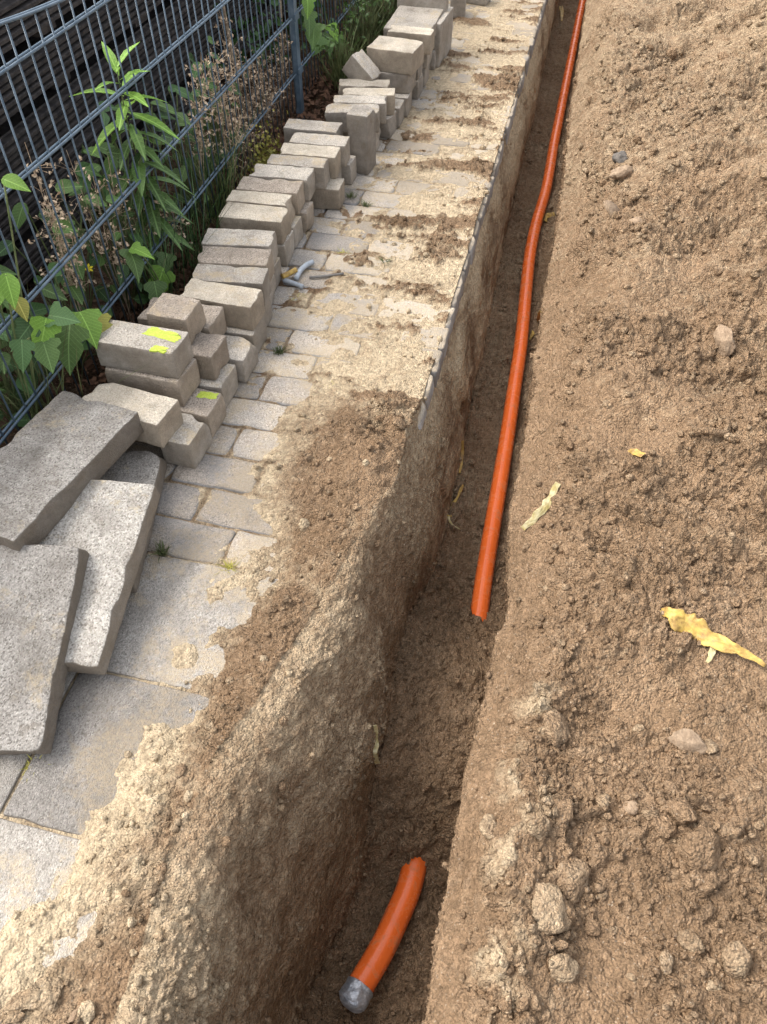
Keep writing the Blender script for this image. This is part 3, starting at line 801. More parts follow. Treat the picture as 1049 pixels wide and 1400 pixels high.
# the pile of thick slabs at the lower left
def slab(dim, loc, rot, label, seed, chips=7):
    o = mesh_obj('concrete_slab', block_mesh('concrete_slab', dim[0], dim[1], dim[2], .005, seed, (16, 26, 4), .0013, chips, .016), MAT['slab'], None, loc, [R(a) for a in rot])
    return tag(o, label, 'slab', 'loose slabs piled at the near end of the stack')
slab((.30, .39, .062), (-.941, .982, .033), (0, 0.1, 13.5), 'dirt covered slab lying lowest under the other slabs', 800)
SL1 = slab((.222, .43, .063), (-1.022, 1.012, .150), (-.2, -1.8, -10.3), 'tilted granite-grey slab lying on top of the pile by the fence', 801, 9)
SL2 = slab((.27, .431, .05), (-.872, .807, .083), (9.7, -.1, 6.9), 'middle slab of the pile, narrow end toward the camera', 802)
SL3 = slab((.27, .414, .052), (-.92, .607, .079), (14.6, -1.3, 12.2), 'nearest slab of the pile, leaning on the middle slab', 803)

# ------------------------------------------------------------------ orange conduits
def conduit(path, r, name, label, seg=60, per=7):
    pts = catmull(path, per)
    root = empty(name, tuple(path[0]))
    V, F = tube_data(pts, r, seg, cap=False)
    for q, v in enumerate(V):                      # shallow lengthwise ribs
        c = pts[q // seg]; V[q] = c + (v - c) * (1 + .009 * math.cos(10 * 2 * math.pi * (q % seg) / seg))
    Vi, Fi = tube_data(pts, r - 0.003, seg, cap=False)
    o = len(V); n = len(pts)
    V = V + Vi; F = F + [tuple(i + o for i in reversed(f)) for f in Fi]
    for k in range(seg):
        k2 = (k + 1) % seg
        F.append((k2, k, o + k, o + k2)); e = (n - 1) * seg
        F.append((e + k, e + k2, o + e + k2, o + e + k))
    V = [Vector(v) - Vector(path[0]) for v in V]
    mesh_obj('pipe_wall', mesh_from('pipe_wall', V, F), MAT['conduit'], root)
    tag(root, label, 'conduit', 'orange conduit in the trench')
    return root
zc = -.414
long_pts = [(-.012, 1.02, -.455), (-.012, 1.12, -.436), (-.011, 1.224, -.417)] + [tuple(on_z(px, py, zc)) for px, py in
            [(665, 770), (690, 620), (705, 520), (713, 465), (722, 370), (727, 335), (734, 303), (746, 262), (753, 225), (757, 200), (765, 160), (775, 110), (785, 60), (797, 0)]] + [(-.05, 8.5, zc), (-.05, 14, zc)]
conduit(long_pts, .0255, 'conduit', 'long orange conduit running along the trench floor into the distance')
short_pts = [tuple(on_z(482, 1368, -.56)), tuple(on_z(494, 1346, -.563)), tuple(on_z(522, 1298, -.568)), tuple(on_z(544, 1251, -.574)), tuple(on_z(559, 1214, -.578)), tuple(on_z(569, 1172, -.582)), tuple(on_z(573, 1130, -.61))]
sp = conduit(short_pts, .030, 'conduit', 'short bent orange conduit stub with silver taped end at the near trench floor')
# crumpled silver tape closing the stub
a, b = Vector(short_pts[0]), Vector(short_pts[1])
ax = (a - b).normalized()
bm = bmesh.new(); bmesh.ops.create_icosphere(bm, subdivisions=4, radius=1)
u1 = ax.cross(Vector((0, 0, 1))).normalized(); u2 = u1.cross(ax)
for v in bm.verts:
    p = v.co.copy()
    rr = .0325 + .0035 * mn.noise(p * 2.3) + .0022 * abs(mn.noise(p * 6))
    zl = p.z
    if zl > 0: L_ = ax * (zl ** 1.4 * .017)
    else: L_ = ax * (zl * .036)
    rad = math.hypot(p.x, p.y)
    prof = rad if zl > 0 else min(1.0, rad * 3) if rad > .2 else rad * 3
    di = Vector((p.x, p.y, 0)).normalized() if rad > 1e-6 else Vector()
    v.co = L_ + (u1 * di.x + u2 * di.y) * rr * (prof ** .6 if prof > 0 else 0)
me = bpy.data.meshes.new('tape_cap'); bm.to_mesh(me); bm.free()
me.polygons.foreach_set('use_smooth', [True] * len(me.polygons))
mesh_obj('tape_cap', me, MAT['tape'], sp, (0, 0, 0))

# ------------------------------------------------------------------ steel mat fence
FX = -1.16
RAILS = [.165, .37, .60, .80]
def crown(y): return .838 + .096 * (y - 2.15) ** 2
def fence_panel(y0, y1, crown_fn, label):
    root = empty('mesh_fence', (FX, (y0 + y1) / 2, 0))
    tag(root, label, 'fence', 'steel mat fence panels')
    c = (y0 + y1) / 2
    V, F = tube_data([(0, 0, 0), (0, 0, 1)], .0024, 8)
    wm = mesh_from('vertical_wire', V, F); wm.materials.append(MAT['wire'])
    n = int(round((y1 - y0) / .05))
    for i in range(n + 1):
        yy = y0 + (y1 - y0) * i / n
        o = mesh_obj('vertical_wire', wm, None, root, (0, yy - c, .035), (R(random.uniform(-.25, .25)), R(random.uniform(-.2, .2)), 0), (1, 1, crown_fn(yy) - .035))
    for z in RAILS:
        for sx in (-1, 1):
            pts = [(sx * .0062, yy - c, z + .002 * math.sin(yy * 2 + z * 9)) for yy in np.linspace(y0 - .01, y1 + .01, 30)]
            MB().tube(pts, .0034, 8).build('horizontal_rod', MAT['wire'], root)
    for sx in (-1, 1):
        MB().tube([(sx * .006, yy - c, crown_fn(yy)) for yy in np.linspace(y0, y1, 40)], .0034, 8).build('crown_rod', MAT['wire'], root)
    return root
fence_panel(.925, 3.325, crown, 'near steel mat fence panel in front of the dark board stack')
fence_panel(3.42, 5.85, lambda y: .838 + .096 * (y - 4.63) ** 2, 'far steel mat fence panel beyond the fence post')
pt = empty('fence_post', (FX, 3.372, 0))
tag(pt, 'blue grey steel fence post between the two mat panels', 'fence post')
k = MB(); w_, d_ = .0125, .02
k.box((-w_, -d_, -.25), (w_, d_, 1.05)); k.build('post_tube', MAT['wire'], pt, False)
MB().box((-.015, -.023, 1.05), (.015, .023, 1.063)).build('post_cap', MAT['wire'], pt, False)
for z in (.17, .37, .6, .8):
    MB().box((.0125, -.026, z - .012), (.019, .026, z + .012)).build('clamp', MAT['wire'], pt, False)

# ------------------------------------------------------------------ stacked grooved boards behind the fence
bs = empty('board_stack', (-1.62, 3.2, 0))
tag(bs, 'stack of dark grooved decking boards on spacer blocks behind the fence', 'board stack')
def board_me(L, h, seed):
    rs = random.Random(seed); mb = MB()
    pt_ = .0205; n = int(h / pt_)
    for i in range(n):
        zz = i * pt_; dx = rs.uniform(-.004, .004)
        prof = [(-.2, zz), (0.0 + dx, zz + .001), (.009 + dx, zz + .003), (.010 + dx, zz + .0125), (.006 + dx, zz + .0145), (-.02, zz + .0155), (-.022, zz + pt_)]
        V = []; ny = 24
        for q in range(ny + 1):
            yy = -L / 2 + L * q / ny
            V += [(x + .002 * mn.noise(Vector((yy * 3, i * 1.7, seed))), yy, z + .0012 * mn.noise(Vector((yy * 2, i * 3.1, seed + 9)))) for x, z in prof]
        m_ = len(prof); F = []
        for q in range(ny):
            for e in range(m_ - 1):
                F.append((q * m_ + e, (q + 1) * m_ + e, (q + 1) * m_ + e + 1, q * m_ + e + 1))
        mb.add(V, F)
    return mb
zz = .02
for lvl in range(7):
    h = .115 if lvl else .10
    board_me(5.8, h, 20 + lvl).build('board_layer', MAT['board'], bs, False, loc=(random.uniform(-.02, .02), random.uniform(-.1, .1), zz))
    zz += h
    for yy in (-2.5, -1.92, -1.35, -.8, -.2, .4, 1.0, 1.6, 2.2):
        MB().box((-.1, yy - .05, zz), (-.012, yy + .05, zz + .035)).build('spacer_block', MAT['board'], bs, False)
    zz += .035
MB().box((-.6, -2.95, .0), (-.22, 2.95, zz)).build('stack_core', MAT['board'], bs, False)

# ------------------------------------------------------------------ leaves and plants
def leaf_data(kind, L=1.0, W=0.5, fold=0.25, curl=0.25, rs=random):
    """leaf along +Y from the origin, face up +Z; lobed outlines for ivy"""
    if kind == 'lance': prof = [(0, .06), (.12, .5), (.3, .92), (.5, 1), (.7, .74), (.87, .36), (1, 0)]
    elif kind == 'ivy': prof = [(-.14, .42), (-.05, .92), (.12, .98), (.24, .62), (.4, .74), (.62, .52), (.82, .22), (1, 0)]
    else: prof = [(-.05, .25), (.05, .66), (.2, .95), (.38, 1), (.58, .8), (.77, .47), (.91, .18), (1, 0)]
    V, F = [], []
    for t_, w_ in prof:
        yv = t_ * L; zc_ = -curl * L * max(t_, 0) ** 2
        hw = w_ * W / 2
        for sgn in (-1, -.5, 0, .5, 1):
            wv = .012 * L * math.sin(9 * t_ + 3 * sgn)
            V.append((sgn * hw, yv, zc_ + abs(sgn) * hw * fold + wv * abs(sgn)))
    n = len(prof)
    for i in range(n - 1):
        for j in range(4):
            F.append((i * 5 + j, i * 5 + j + 1, (i + 1) * 5 + j + 1, (i + 1) * 5 + j))
    return V, F
LEAF = {}
for kd, W in (('lance', .24), ('ivy', .95), ('ovate', .62)):
    LEAF[kd] = []
    for q in range(4):
        me = mesh_from('leaf', *leaf_data(kd, 1.0, W * random.uniform(.85, 1.15), random.uniform(.1, .4), random.uniform(.05, .45)))
        LEAF[kd].append(me)
LEAFM = {}
def leaf_obj(parent, kind, matname, loc, size, direction, normal, name='leaf'):
    key = (kind, matname, random.randrange(4))
    if key not in LEAFM:
        me = LEAF[kind][key[2]].copy(); me.materials.append(MAT[matname]); LEAFM[key] = me
    o = bpy.data.objects.new(name, LEAFM[key])
    d = Vector(direction).normalized(); nn = Vector(normal); nn = (nn - d * nn.dot(d)).normalized()
    x = d.cross(nn).normalized()
    m_ = Matrix((x, d, nn)).transposed().to_4x4()
    pl = parent.matrix_basis.translation if parent else Vector()
    m_.translation = Vector(loc) - pl
    o.matrix_basis = m_ @ Matrix.Scale(size, 4)
    return link(o, parent)
def rv(s=1.0): return Vector((random.uniform(-s, s), random.uniform(-s, s), random.uniform(-s, s)))

# tall weed with lance leaves, rising through the mesh
top_ = on_x(160, 92, -1.185); base_ = Vector((-1.20, top_.y + .03, -.03))
tw = empty('tall_weed', base_)
tag(tw, 'tall weed with narrow bright leaves growing up through the fence mesh', 'weed')
ax_pts = [base_.lerp(top_, f) + Vector((.006 * math.sin(f * 7), .01 * math.sin(f * 5), 0)) for f in np.linspace(0, 1, 12)]
MB().tube([p - base_ for p in ax_pts], [.0042 - .0025 * f for f in np.linspace(0, 1, 12)], 7).build('stem', MAT['stem'], tw)
nl = 46
for i in range(nl):
    f = .30 + .70 * i / (nl - 1)
    p = base_.lerp(top_, f); an = i * 2.4
    el = -.25 + 1.15 * max(0, (f - .78) / .22) ** 1.5
    d = Vector((math.cos(an) * .8 + .25, math.sin(an), el))
    size = (.135 if f < .93 else .115 - .03 * (f - .93) / .07) * random.uniform(.8, 1.15)
    leaf_obj(tw, 'lance', 'leaf_bright' if f > .8 else 'leaf', p, size, d, (0.35 * d.x, 0.35 * d.y, 1))

def broad_plant(name, label, cat, base, leaves, matn, kind='ovate', group=None, stem=True):
    root = empty(name, base)
    tag(root, label, cat, group)
    mb = MB()
    for (loc, size, dr, mt) in leaves:
        loc = Vector(loc)
        leaf_obj(root, kind, mt or matn, loc, size, dr, Vector((.55, -.35, .8)) + rv(.35))
        if stem:
            b = Vector(base)
            mid = b.lerp(loc, .55) + Vector((0, 0, .03)) + rv(.015)
            mb.tube([(q - b) for q in catmull([b, mid, loc], 4)], [.0022] * 9, 5)
    if stem: mb.build('stem', MAT['stem'], root)
    return root

def px_leaves(lst, x):
    out = []
    for (px, py, wpx, ang, mt) in lst:
        xx = x + random.uniform(-.03, .03)
        p = on_x(px, py, xx)
        size = wpx / FPX * (p - EYE).length * 1.05
        # direction of the tip in the picture: angle clockwise from "right"
        d = rt * math.cos(R(ang)) - up * math.sin(R(ang)) + fw * random.uniform(-.25, .15)
        out.append((p, size, d, mt))
    return out
# ivy sprig hanging out over the lowest rod
iv = px_leaves([(62, 442, 44, 100, 'leaf_bright'), (95, 452, 50, 95, 'leaf'), (72, 432, 34, 10, 'leaf_dark'), (112, 432, 42, 60, 'leaf_bright'), (128, 440, 40, 45, 'leaf_yellow'),
                (40, 446, 36, 120, 'leaf_dark'), (30, 470, 34, 90, 'leaf_dark'), (60, 470, 36, 70, 'leaf')], -1.10)
broad_plant('ivy_sprig', 'ivy sprig with lobed leaves hanging over the bottom rod near the lime striped stone', 'ivy', (-1.2, iv[1][0].y + .02, .15), iv, 'leaf', 'ivy')
bl = px_leaves([(8, 376, 38, 75, 'leaf_bright'), (-6, 390, 36, 95, 'leaf_bright'), (5, 245, 30, 20, 'leaf_bright'), (22, 408, 30, 60, 'leaf_yellow')], -1.12)
broad_plant('broadleaf_weed', 'pale green broad leaf weed at the left end of the fence', 'weed', (-1.2, bl[0][0].y, .0), bl, 'leaf_bright')
sp_ = px_leaves([(222, 372, 40, 110, 'leaf_bright'), (212, 390, 34, 80, 'leaf'), (178, 345, 34, 60, 'leaf'), (183, 340, 26, 20, 'leaf_bright'), (228, 350, 24, 100, 'leaf')], -1.10)
broad_plant('broadleaf_weed', 'small broad leaf weed between the lowest rod and the dark topped half stone', 'weed', (-1.12, sp_[0][0].y, .0), sp_, 'leaf', 'ivy')
iv2 = px_leaves([(420, -4, 21, 80, 'leaf_bright'), (422, 18, 24, 85, 'leaf'), (430, 36, 24, 95, 'leaf'), (452, 36, 18, 60, 'leaf_bright'), (447, 50, 24, 80, 'leaf'), (458, 55, 17, 50, 'leaf'), (437, 52, 21, 110, 'leaf')], -1.13)
broad_plant('ivy_sprig', 'ivy sprig with bright leaves on the far panel beside the post', 'ivy', (-1.2, 3.7, .2), iv2, 'leaf', 'ivy')

# broad leaf undergrowth behind the mesh, plant by plant
G_U = 'broad leaf plants behind the fence'
UBL = ['low broad leaf plant behind the fence, nearest the tilted granite-grey slab', 'broad leaf plant behind the fence, just above the ivy sprig', 'broad leaf plant behind the fence, left of the yellow flower',
       'broad leaf plant around the small yellow flower', 'broad leaf plant behind the fence at the foot of the tall weed', 'broad leaf plant behind the fence, right of the tall weed foot',
       'taller broad leaf plant behind the fence where the three yellow-stained stones stand', 'broad leaf plant behind the fence, level with the thick whitish stone', 'broad leaf plant behind the fence among the dried weeds, left of the moss clump',
       'broad leaf plant behind the fence, level with the moss clump', 'last broad leaf plant behind the near panel, closest to the post']
ub = [(1.05, -1.3), (1.25, -1.28), (1.42, -1.34), (1.55, -1.27), (1.72, -1.33), (1.85, -1.26), (2.02, -1.3), (2.2, -1.34), (2.42, -1.28), (2.65, -1.3), (2.85, -1.33)]
for i, (yy, xx) in enumerate(ub):
    hh = .30 if yy < 1.6 else .42 if yy < 2.4 else .38
    L_ = []
    for j in range(20):
        f = random.random() ** .8
        loc = (xx + random.uniform(-.07, .10), yy + random.uniform(-.14, .14), .03 + hh * f)
        an = random.uniform(0, 6.28)
        L_.append((loc, random.uniform(.04, .075), (math.cos(an) * .7 + .4, math.sin(an) * .8, random.uniform(-.55, .1)), 'leaf' if random.random() < .35 + .2 * f else 'leaf_dark'))
    broad_plant('broadleaf_plant', UBL[i], 'plant', (xx, yy, -.02), L_, 'leaf_dark', 'ovate', G_U)
fl_ = on_x(121, 367, -1.22)
o = MB()
for q in range(6):
    an = q * math.pi / 3
    o.add([(0, 0, 0), (.009 * math.cos(an - .4), .009 * math.sin(an - .4), .002), (.014 * math.cos(an), .014 * math.sin(an), .003), (.009 * math.cos(an + .4), .009 * math.sin(an + .4), .002)], [(0, 1, 2, 3)])
fo = o.build('yellow_flower', MAT['flower'], None, loc=fl_, rot=(R(20), R(35), 0))
tag(fo, 'single small yellow flower among the leaves behind the fence', 'flower')

# dry seed-headed weeds
def dry_weed(base, height, spread, n, lean, label, mats=('dry', 'dry')):
    root = empty('dry_weed', base)
    tag(root, label, 'dried weed', 'dried weeds along the fence')
    stems, heads = MB(), MB()
    b = Vector((0, 0, 0))
    for i in range(n):
        tip = Vector((random.gauss(0, spread) + lean[0], random.gauss(0, spread) + lean[1], height * random.uniform(.6, 1.05)))
        pts = catmull([b + rv(.008), tip * .5 + rv(.02), tip], 5)
        stems.tube(pts, [.0017 - .0009 * k_ / len(pts) for k_ in range(len(pts))], 4, cap=False)
        for j in range(26):
            f = random.uniform(.55, 1.0); p0 = pts[min(int(f * (len(pts) - 1)), len(pts) - 1)]
            p1 = p0 + Vector((random.gauss(0, .022), random.gauss(0, .022), random.gauss(.012, .018)))
            stems.tube([p0, p1], .0006, 3, cap=False)
            for _ in range(3):
                s_ = random.uniform(.0025, .0078); c_ = p1 + rv(.006); ax_ = rv().normalized(); bx = ax_.cross(rv()).normalized()
                heads.add([c_ - ax_ * s_, c_ + bx * s_ * .6, c_ + ax_ * s_, c_ - bx * s_ * .6 + rv(.001)], [(0, 1, 2, 3)])
    stems.build('stalk', MAT[mats[0]], root); h = heads.build('seed_heads', MAT[mats[1]], root)
    h['kind'] = 'stuff'
for (px, py, x, n, sp, lb) in [
        (60, 250, -1.24, 5, .05, 'dried weed with pale seed heads left of the tall green weed'),
        (32, 200, -1.26, 2, .025, 'thin dried weed in front of the boards near the left end of the fence'),
        (118, 230, -1.22, 5, .05, 'dried weed with seed heads just left of the tall weed stem'),
        (205, 250, -1.2, 4, .06, 'low dried weed right of the tall weed'),
        (245, 100, -1.22, 4, .06, 'sparse dried weed halfway along the near panel'),
        (290, 70, -1.2, 7, .06, 'dense dried weed with reddish seed heads right of the panel middle'),
        (318, 40, -1.22, 7, .06, 'tallest dried weed, nearest to the post on the near panel'),
        (352, 95, -1.2, 6, .06, 'dried weed with tangled heads close to the fence post'),
        (375, 50, -1.24, 5, .06, 'dried weed behind the mesh directly beside the post'),
        (330, 140, -1.17, 5, .07, 'low dried weed above the moss clump on the bottom rod')]:
    tp = on_x(px, py, x)
    dry_weed((x, tp.y, -.02), max(tp.z + .06, .12), sp, n, (0, 0), lb)

# wispy green stalks and grass behind the fence
def tuft(name, label, cat, base, n, h, spread, matn, group=None, wid=.003):
    mb = MB()
    for i in range(n):
        b = Vector((random.gauss(0, spread * .35), random.gauss(0, spread * .35), 0))
        tip = b + Vector((random.gauss(0, spread), random.gauss(0, spread), h * random.uniform(.5, 1.1)))
        mid = b.lerp(tip, .55) + Vector((0, 0, h * .12))
        sd_ = Vector((random.uniform(-1, 1), random.uniform(-1, 1), 0)).normalized() * wid
        mb.add([b - sd_, b + sd_, mid + sd_ * .7, mid - sd_ * .7, tip], [(0, 1, 2, 3), (3, 2, 4)])
    o = mb.build(name, MAT[matn], None, loc=base)
    return tag(o, label, cat, group)
for i, (px, py, x, lb) in enumerate([(255, 300, -1.14, 'spindly green grass tuft leaning over the lowest rod'), (300, 235, -1.15, 'loose green grass tuft at the lowest rod before the moss clump'), (205, 330, -1.15, 'grass tuft with fine blades next to the small broad leaf weed'),
                                     (30, 490, -1.2, 'grass tuft under the fence at the left edge'), (270, 190, -1.22, 'tall grass tuft behind the mesh in the panel middle'), (160, 300, -1.24, 'grass tuft behind the mesh under the tall weed')]):
    p = on_x(px, py, x)
    tuft('grass_tuft', lb, 'grass tuft', (x, p.y, -.02), 70, max(p.z + .14, .16), .09, 'grass' if i % 2 else 'leaf_dark', 'grass tufts along the fence', .0016)
# yellow green moss/stonecrop clump on the broken bottom rod
mb = MB(); c_ = on_x(356, 168, -1.12); c_.z = max(c_.z, .05)
for i in range(420):
    p = Vector((random.gauss(0, .028), random.gauss(0, .085), abs(random.gauss(0, .07))))
    s_ = random.uniform(.005, .011); a1 = rv().normalized(); b1 = a1.cross(rv()).normalized()
    mb.add([p - a1 * s_, p + b1 * s_ * .7, p + a1 * s_, p - b1 * s_ * .7], [(0, 1, 2, 3)])
o = empty('stonecrop', (c_.x, c_.y, 0))
mb.build('foliage', MAT['leaf_yellow'], o)['kind'] = 'stuff'
tag(o, 'yellow green stonecrop clump growing over the bottom rod near the post', 'stonecrop')

# hedge and weeds behind the far panel
def foliage_cloud(n, box, size, stretch=1.0):
    mb = MB()
    for i in range(n):
        p = Vector([random.uniform(*b) for b in box])
        cl = mn.noise(p * 5)
        if cl < -.05: continue
        s_ = random.uniform(*size); a1 = rv().normalized(); b1 = a1.cross(rv()).normalized(); nrm = a1.cross(b1)
        mb.add([p - a1 * s_, p + b1 * s_ * .55 + nrm * s_ * .2, p + a1 * s_ * stretch, p - b1 * s_ * .55 + nrm * s_ * .2], [(0, 1, 2), (0, 2, 3)])
    return mb
hd = empty('hedge', (-1.75, 5.0, 0))
tag(hd, 'dark green hedge behind the far fence panel', 'hedge')
h_ = foliage_cloud(5200, [(.18, .5), (-1.5, 3.0), (0, .95)], (.014, .028)).build('foliage', MAT['leaf_dark'], hd); h_['kind'] = 'stuff'
mb = MB()
for i in range(16):
    b = Vector((random.uniform(.22, .42), -1.5 + i * .28, -.05))
    mb.tube(catmull([b, b + Vector((random.uniform(-.06, .06), random.uniform(-.08, .08), .6)), b + Vector((random.uniform(-.1, .1), random.uniform(-.15, .15), 1.25))], 4), [.008] * 9, 5)
mb.build('branches', MAT['dry'], hd)
for i, (yy, xx, hh, mt, lb) in enumerate([(3.75, -1.08, .26, 'leaf', 'tall weeds at the foot of the far panel nearest the post'), (4.1, -1.06, .3, 'leaf', 'yellow green weeds halfway along the far panel'),
                                          (4.45, -1.04, .24, 'leaf', 'low green weeds before the far panel opposite the upright slab'), (4.85, -1.03, .3, 'leaf_yellow', 'yellowish weeds at the far end of the far panel'), (5.25, -1.05, .32, 'leaf', 'farthest green weeds before the far panel')]):
    wc = tuft('weed_clump', lb, 'weeds', (xx, yy, -.02), 110, hh, .085, 'grass', 'weeds at the foot of the far panel', .0028)
    foliage_cloud(420, [(-.08, .08), (-.19, .19), (0, hh * .9)], (.008, .018)).build('foliage', MAT[mt], wc)['kind'] = 'stuff'
# brown leaf litter between fence and stones
mb = MB()
for i in range(5200):
    yy = random.uniform(.9, 5.6); xx = random.gauss(-1.12, .09)
    if xx > -.96 or xx < -1.5: continue
    l_, n_ = drop(xx, yy) if i % 12 == 0 else (Vector((xx, yy, -.012)), None)
    p = Vector((xx, yy, l_.z + random.uniform(.0, .02)))
    s_ = random.uniform(.006, .02); a1 = (rv() * Vector((1, 1, .5))).normalized(); b1 = a1.cross(Vector((0, 0, 1)) + rv(.6)).normalized()
    mb.add([p - a1 * s_, p + b1 * s_ * .5 + Vector((0, 0, s_ * .2)), p + a1 * s_, p - b1 * s_ * .5 + Vector((0, 0, s_ * .2))], [(0, 1, 2), (0, 2, 3)])
o = mb.build('leaf_litter', MAT['litter'], None)
tag(o, 'brown leaf litter on the strip between fence and stacked stones', kind='stuff')

# little green tufts in the paving joints
for (px, py, h, lb) in [(382, 482, .03, 'little green weed in a joint right of the sandy bottom stone'), (222, 755, .035, 'dark green weed at the foot of the middle slab'), (312, 775, .012, 'mossy tuft on the slab joint beside the spilled sand'),
                        (408, 405, .012, 'small weed just below the grey cable scraps'), (527, 357, .016, 'green tuft in the sandy joints right of the cable scraps'), (480, 270, .03, 'wispy weed right of the pulled-out pale stone'),
                        (500, 280, .02, 'low wispy weed on the pavement near the upright stone'), (470, 345, .012, 'tiny weed in the sand beyond the cable scraps'), (455, 530, .012, 'tiny weed beside the brown sand drift'),
                        (44, 1045, .01, 'moss tuft in the slab joint under the nearest slab')]:
    p = on_z(px, py, 0.001)
    tuft('joint_weed', lb, 'weed', (p.x, p.y, -.006), 46, h, .016, 'grass' if h > .015 else 'leaf_yellow', 'weeds in the paving joints', .0016)

# ------------------------------------------------------------------ clods and stones one can pick out
def clod_mesh(seed, flat=False, sub=4):
    bm = bmesh.new(); bmesh.ops.create_icosphere(bm, subdivisions=sub, radius=1)
    rs = random.Random(seed); off = Vector((rs.random() * 40, rs.random() * 40, rs.random() * 40))
    cuts = [(Vector((rs.gauss(0, 1), rs.gauss(0, 1), rs.gauss(0, 1))).normalized(), rs.uniform(.55, .85)) for _ in range(9 if flat else 5)]
    for v in bm.verts:
        p = v.co.copy()
        for n_, d_ in cuts:
            e = p.dot(n_) - d_
            if e > 0: p -= n_ * e * .9
        p *= 1 + .20 * mn.noise(v.co * 1.7 + off) + .10 * mn.noise(v.co * 4.5 + off) + .05 * mn.noise(v.co * 11 + off)
        v.co = p
    me = bpy.data.meshes.new('clod'); bm.to_mesh(me); bm.free()
    me.polygons.foreach_set('use_smooth', [True] * len(me.polygons)); return me
CLM = {}
def rock(px, py, wpx, hpx, name, label, cat, matn, seed, group=None, flat=False, sink=.25, rz=None):
    loc, nrm = hit(px, py)
    if loc is None: return
    dist = (loc - EYE).length
    rx_ = wpx / 2 / FPX * dist; ry_ = hpx / 2 / FPX * dist / max(.75, abs(nrm.dot(pix_ray(px, py))))
    rz_ = min(rx_, ry_) * (.45 if flat else .72)
    key = (seed % 7, flat, matn)
    if key not in CLM:
        me = clod_mesh(seed % 7 + (50 if flat else 0), flat); me.materials.append(MAT[matn]); CLM[key] = me
    o = bpy.data.objects.new(name, CLM[key])
    q = nrm.to_track_quat('Z', 'Y').to_matrix().to_4x4()
    d = rt - nrm * rt.dot(nrm); d.normalize(); e = nrm.cross(d)
    m_ = Matrix((d, e, nrm)).transposed().to_4x4() @ Matrix.Rotation(R(rz if rz is not None else random.uniform(-25, 25)), 4, 'Z')
    m_.translation = loc + nrm * rz_ * (.55 - sink)
    o.matrix_basis = m_ @ Matrix.Diagonal((rx_, ry_, rz_, 1))
    return tag(link(o), label, cat, group)
rock(848, 219, 22, 15, 'stone', 'dark grey pebble on the far part of the spoil heap', 'stone', 'pebble_dark', 1)
rock(849, 238, 28, 14, 'stone', 'flat tan stone just below the dark grey pebble', 'stone', 'pebble_pale', 2)
rock(838, 292, 40, 16, 'stone', 'long pale stone pointing at the round brown clod on the heap', 'stone', 'pebble_pale', 3, flat=True, rz=-48)
rock(853, 316, 26, 22, 'clod', 'round brown clod below the long pale stone', 'clod', 'clod', 4)
rock(866, 306, 26, 12, 'stone', 'thin pale stone tilted over the round brown clod', 'stone', 'pebble_pale', 5, flat=True)
rock(991, 468, 34, 34, 'stone', 'angular pale stone half sunk near the right edge of the heap', 'stone', 'pebble_pale', 6, flat=True)
rock(988, 492, 24, 14, 'clod', 'dark clod below the angular pale stone', 'clod', 'clod', 2)
rock(750, 1244, 62, 54, 'clod', 'largest ochre clod on the near part of the spoil heap', 'clod', 'clod_ochre', 3, flat=True)
rock(783, 1205, 48, 42, 'clod', 'rounded brown clod behind the largest ochre clod', 'clod', 'clod', 5)
rock(768, 1322, 38, 26, 'stone', 'oval ochre stone below the largest ochre clod', 'stone', 'clod_ochre', 6, rz=-15)
rock(808, 1268, 22, 20, 'clod', 'small round clod right of the oval ochre stone', 'clod', 'clod', 1)
rock(942, 1013, 50, 30, 'stone', 'flat tan shard lying on the heap below the big yellow tape', 'stone', 'pebble_pale', 2, flat=True)
rock(758, 992, 38, 52, 'clod', 'tall smooth clod half buried behind the crumbly crest', 'clod', 'clod', 4, sink=.45)
rock(772, 1122, 15, 20, 'stone', 'pale egg shaped pebble by the crumbly crest', 'stone', 'pebble_pale', 1)
rock(765, 1108, 34, 40, 'clod', 'dark flat clod behind the pale egg shaped pebble', 'clod', 'clod', 0, flat=True, sink=.4)
rock(906, 1132, 30, 28, 'clod', 'brown clod left of the broken clod on the near heap', 'clod', 'clod', 3)
rock(935, 1112, 34, 36, 'clod', 'broken brown clod under the flat tan shard', 'clod', 'clod', 5)
rock(863, 1104, 17, 17, 'stone', 'little round tan pebble in the middle of the near heap', 'stone', 'pebble_pale', 4)
rock(826, 1098, 22, 24, 'clod', 'ochre clod left of the little round tan pebble', 'clod', 'clod_ochre', 0)
rock(890, 1114, 22, 20, 'clod', 'ochre lump right of the little round tan pebble', 'clod', 'clod_ochre', 6)
rock(958, 1160, 60, 46, 'clod', 'wide smooth clod sunk in the near heap under the broken clod', 'clod', 'clod', 1, sink=.5)
rock(946, 1286, 30, 24, 'clod', 'ochre clod low on the near heap', 'clod', 'clod_ochre', 2)
rock(1010, 1312, 36, 38, 'clod', 'ochre clod at the lower right corner of the heap', 'clod', 'clod_ochre', 5)
rock(735, 1130, 30, 34, 'clod', 'crusted tan clod on the crumbly crest beside the trench', 'clod', 'clod_ochre', 3, sink=.4)
rock(672, 1130, 26, 24, 'clod', 'small tan clod on the trench side of the crumbly crest', 'clod', 'clod_ochre', 5)
rock(525, 573, 26, 12, 'clod', 'flat dark clod on the sand pile by the trench lip', 'clod', 'clod', 6, flat=True)
rock(545, 580, 22, 14, 'clod', 'dark crumbly clod right of the flat dark clod', 'clod', 'clod', 1)
rock(415, 718, 18, 16, 'clod', 'pale round clod on the sand spilled over the pavers', 'clod', 'clod_pale', 0)
rock(62, 1362, 40, 34, 'stone', 'upright broken shard of sandstone in the lower left corner', 'stone', 'clod_ochre', 4, flat=True)
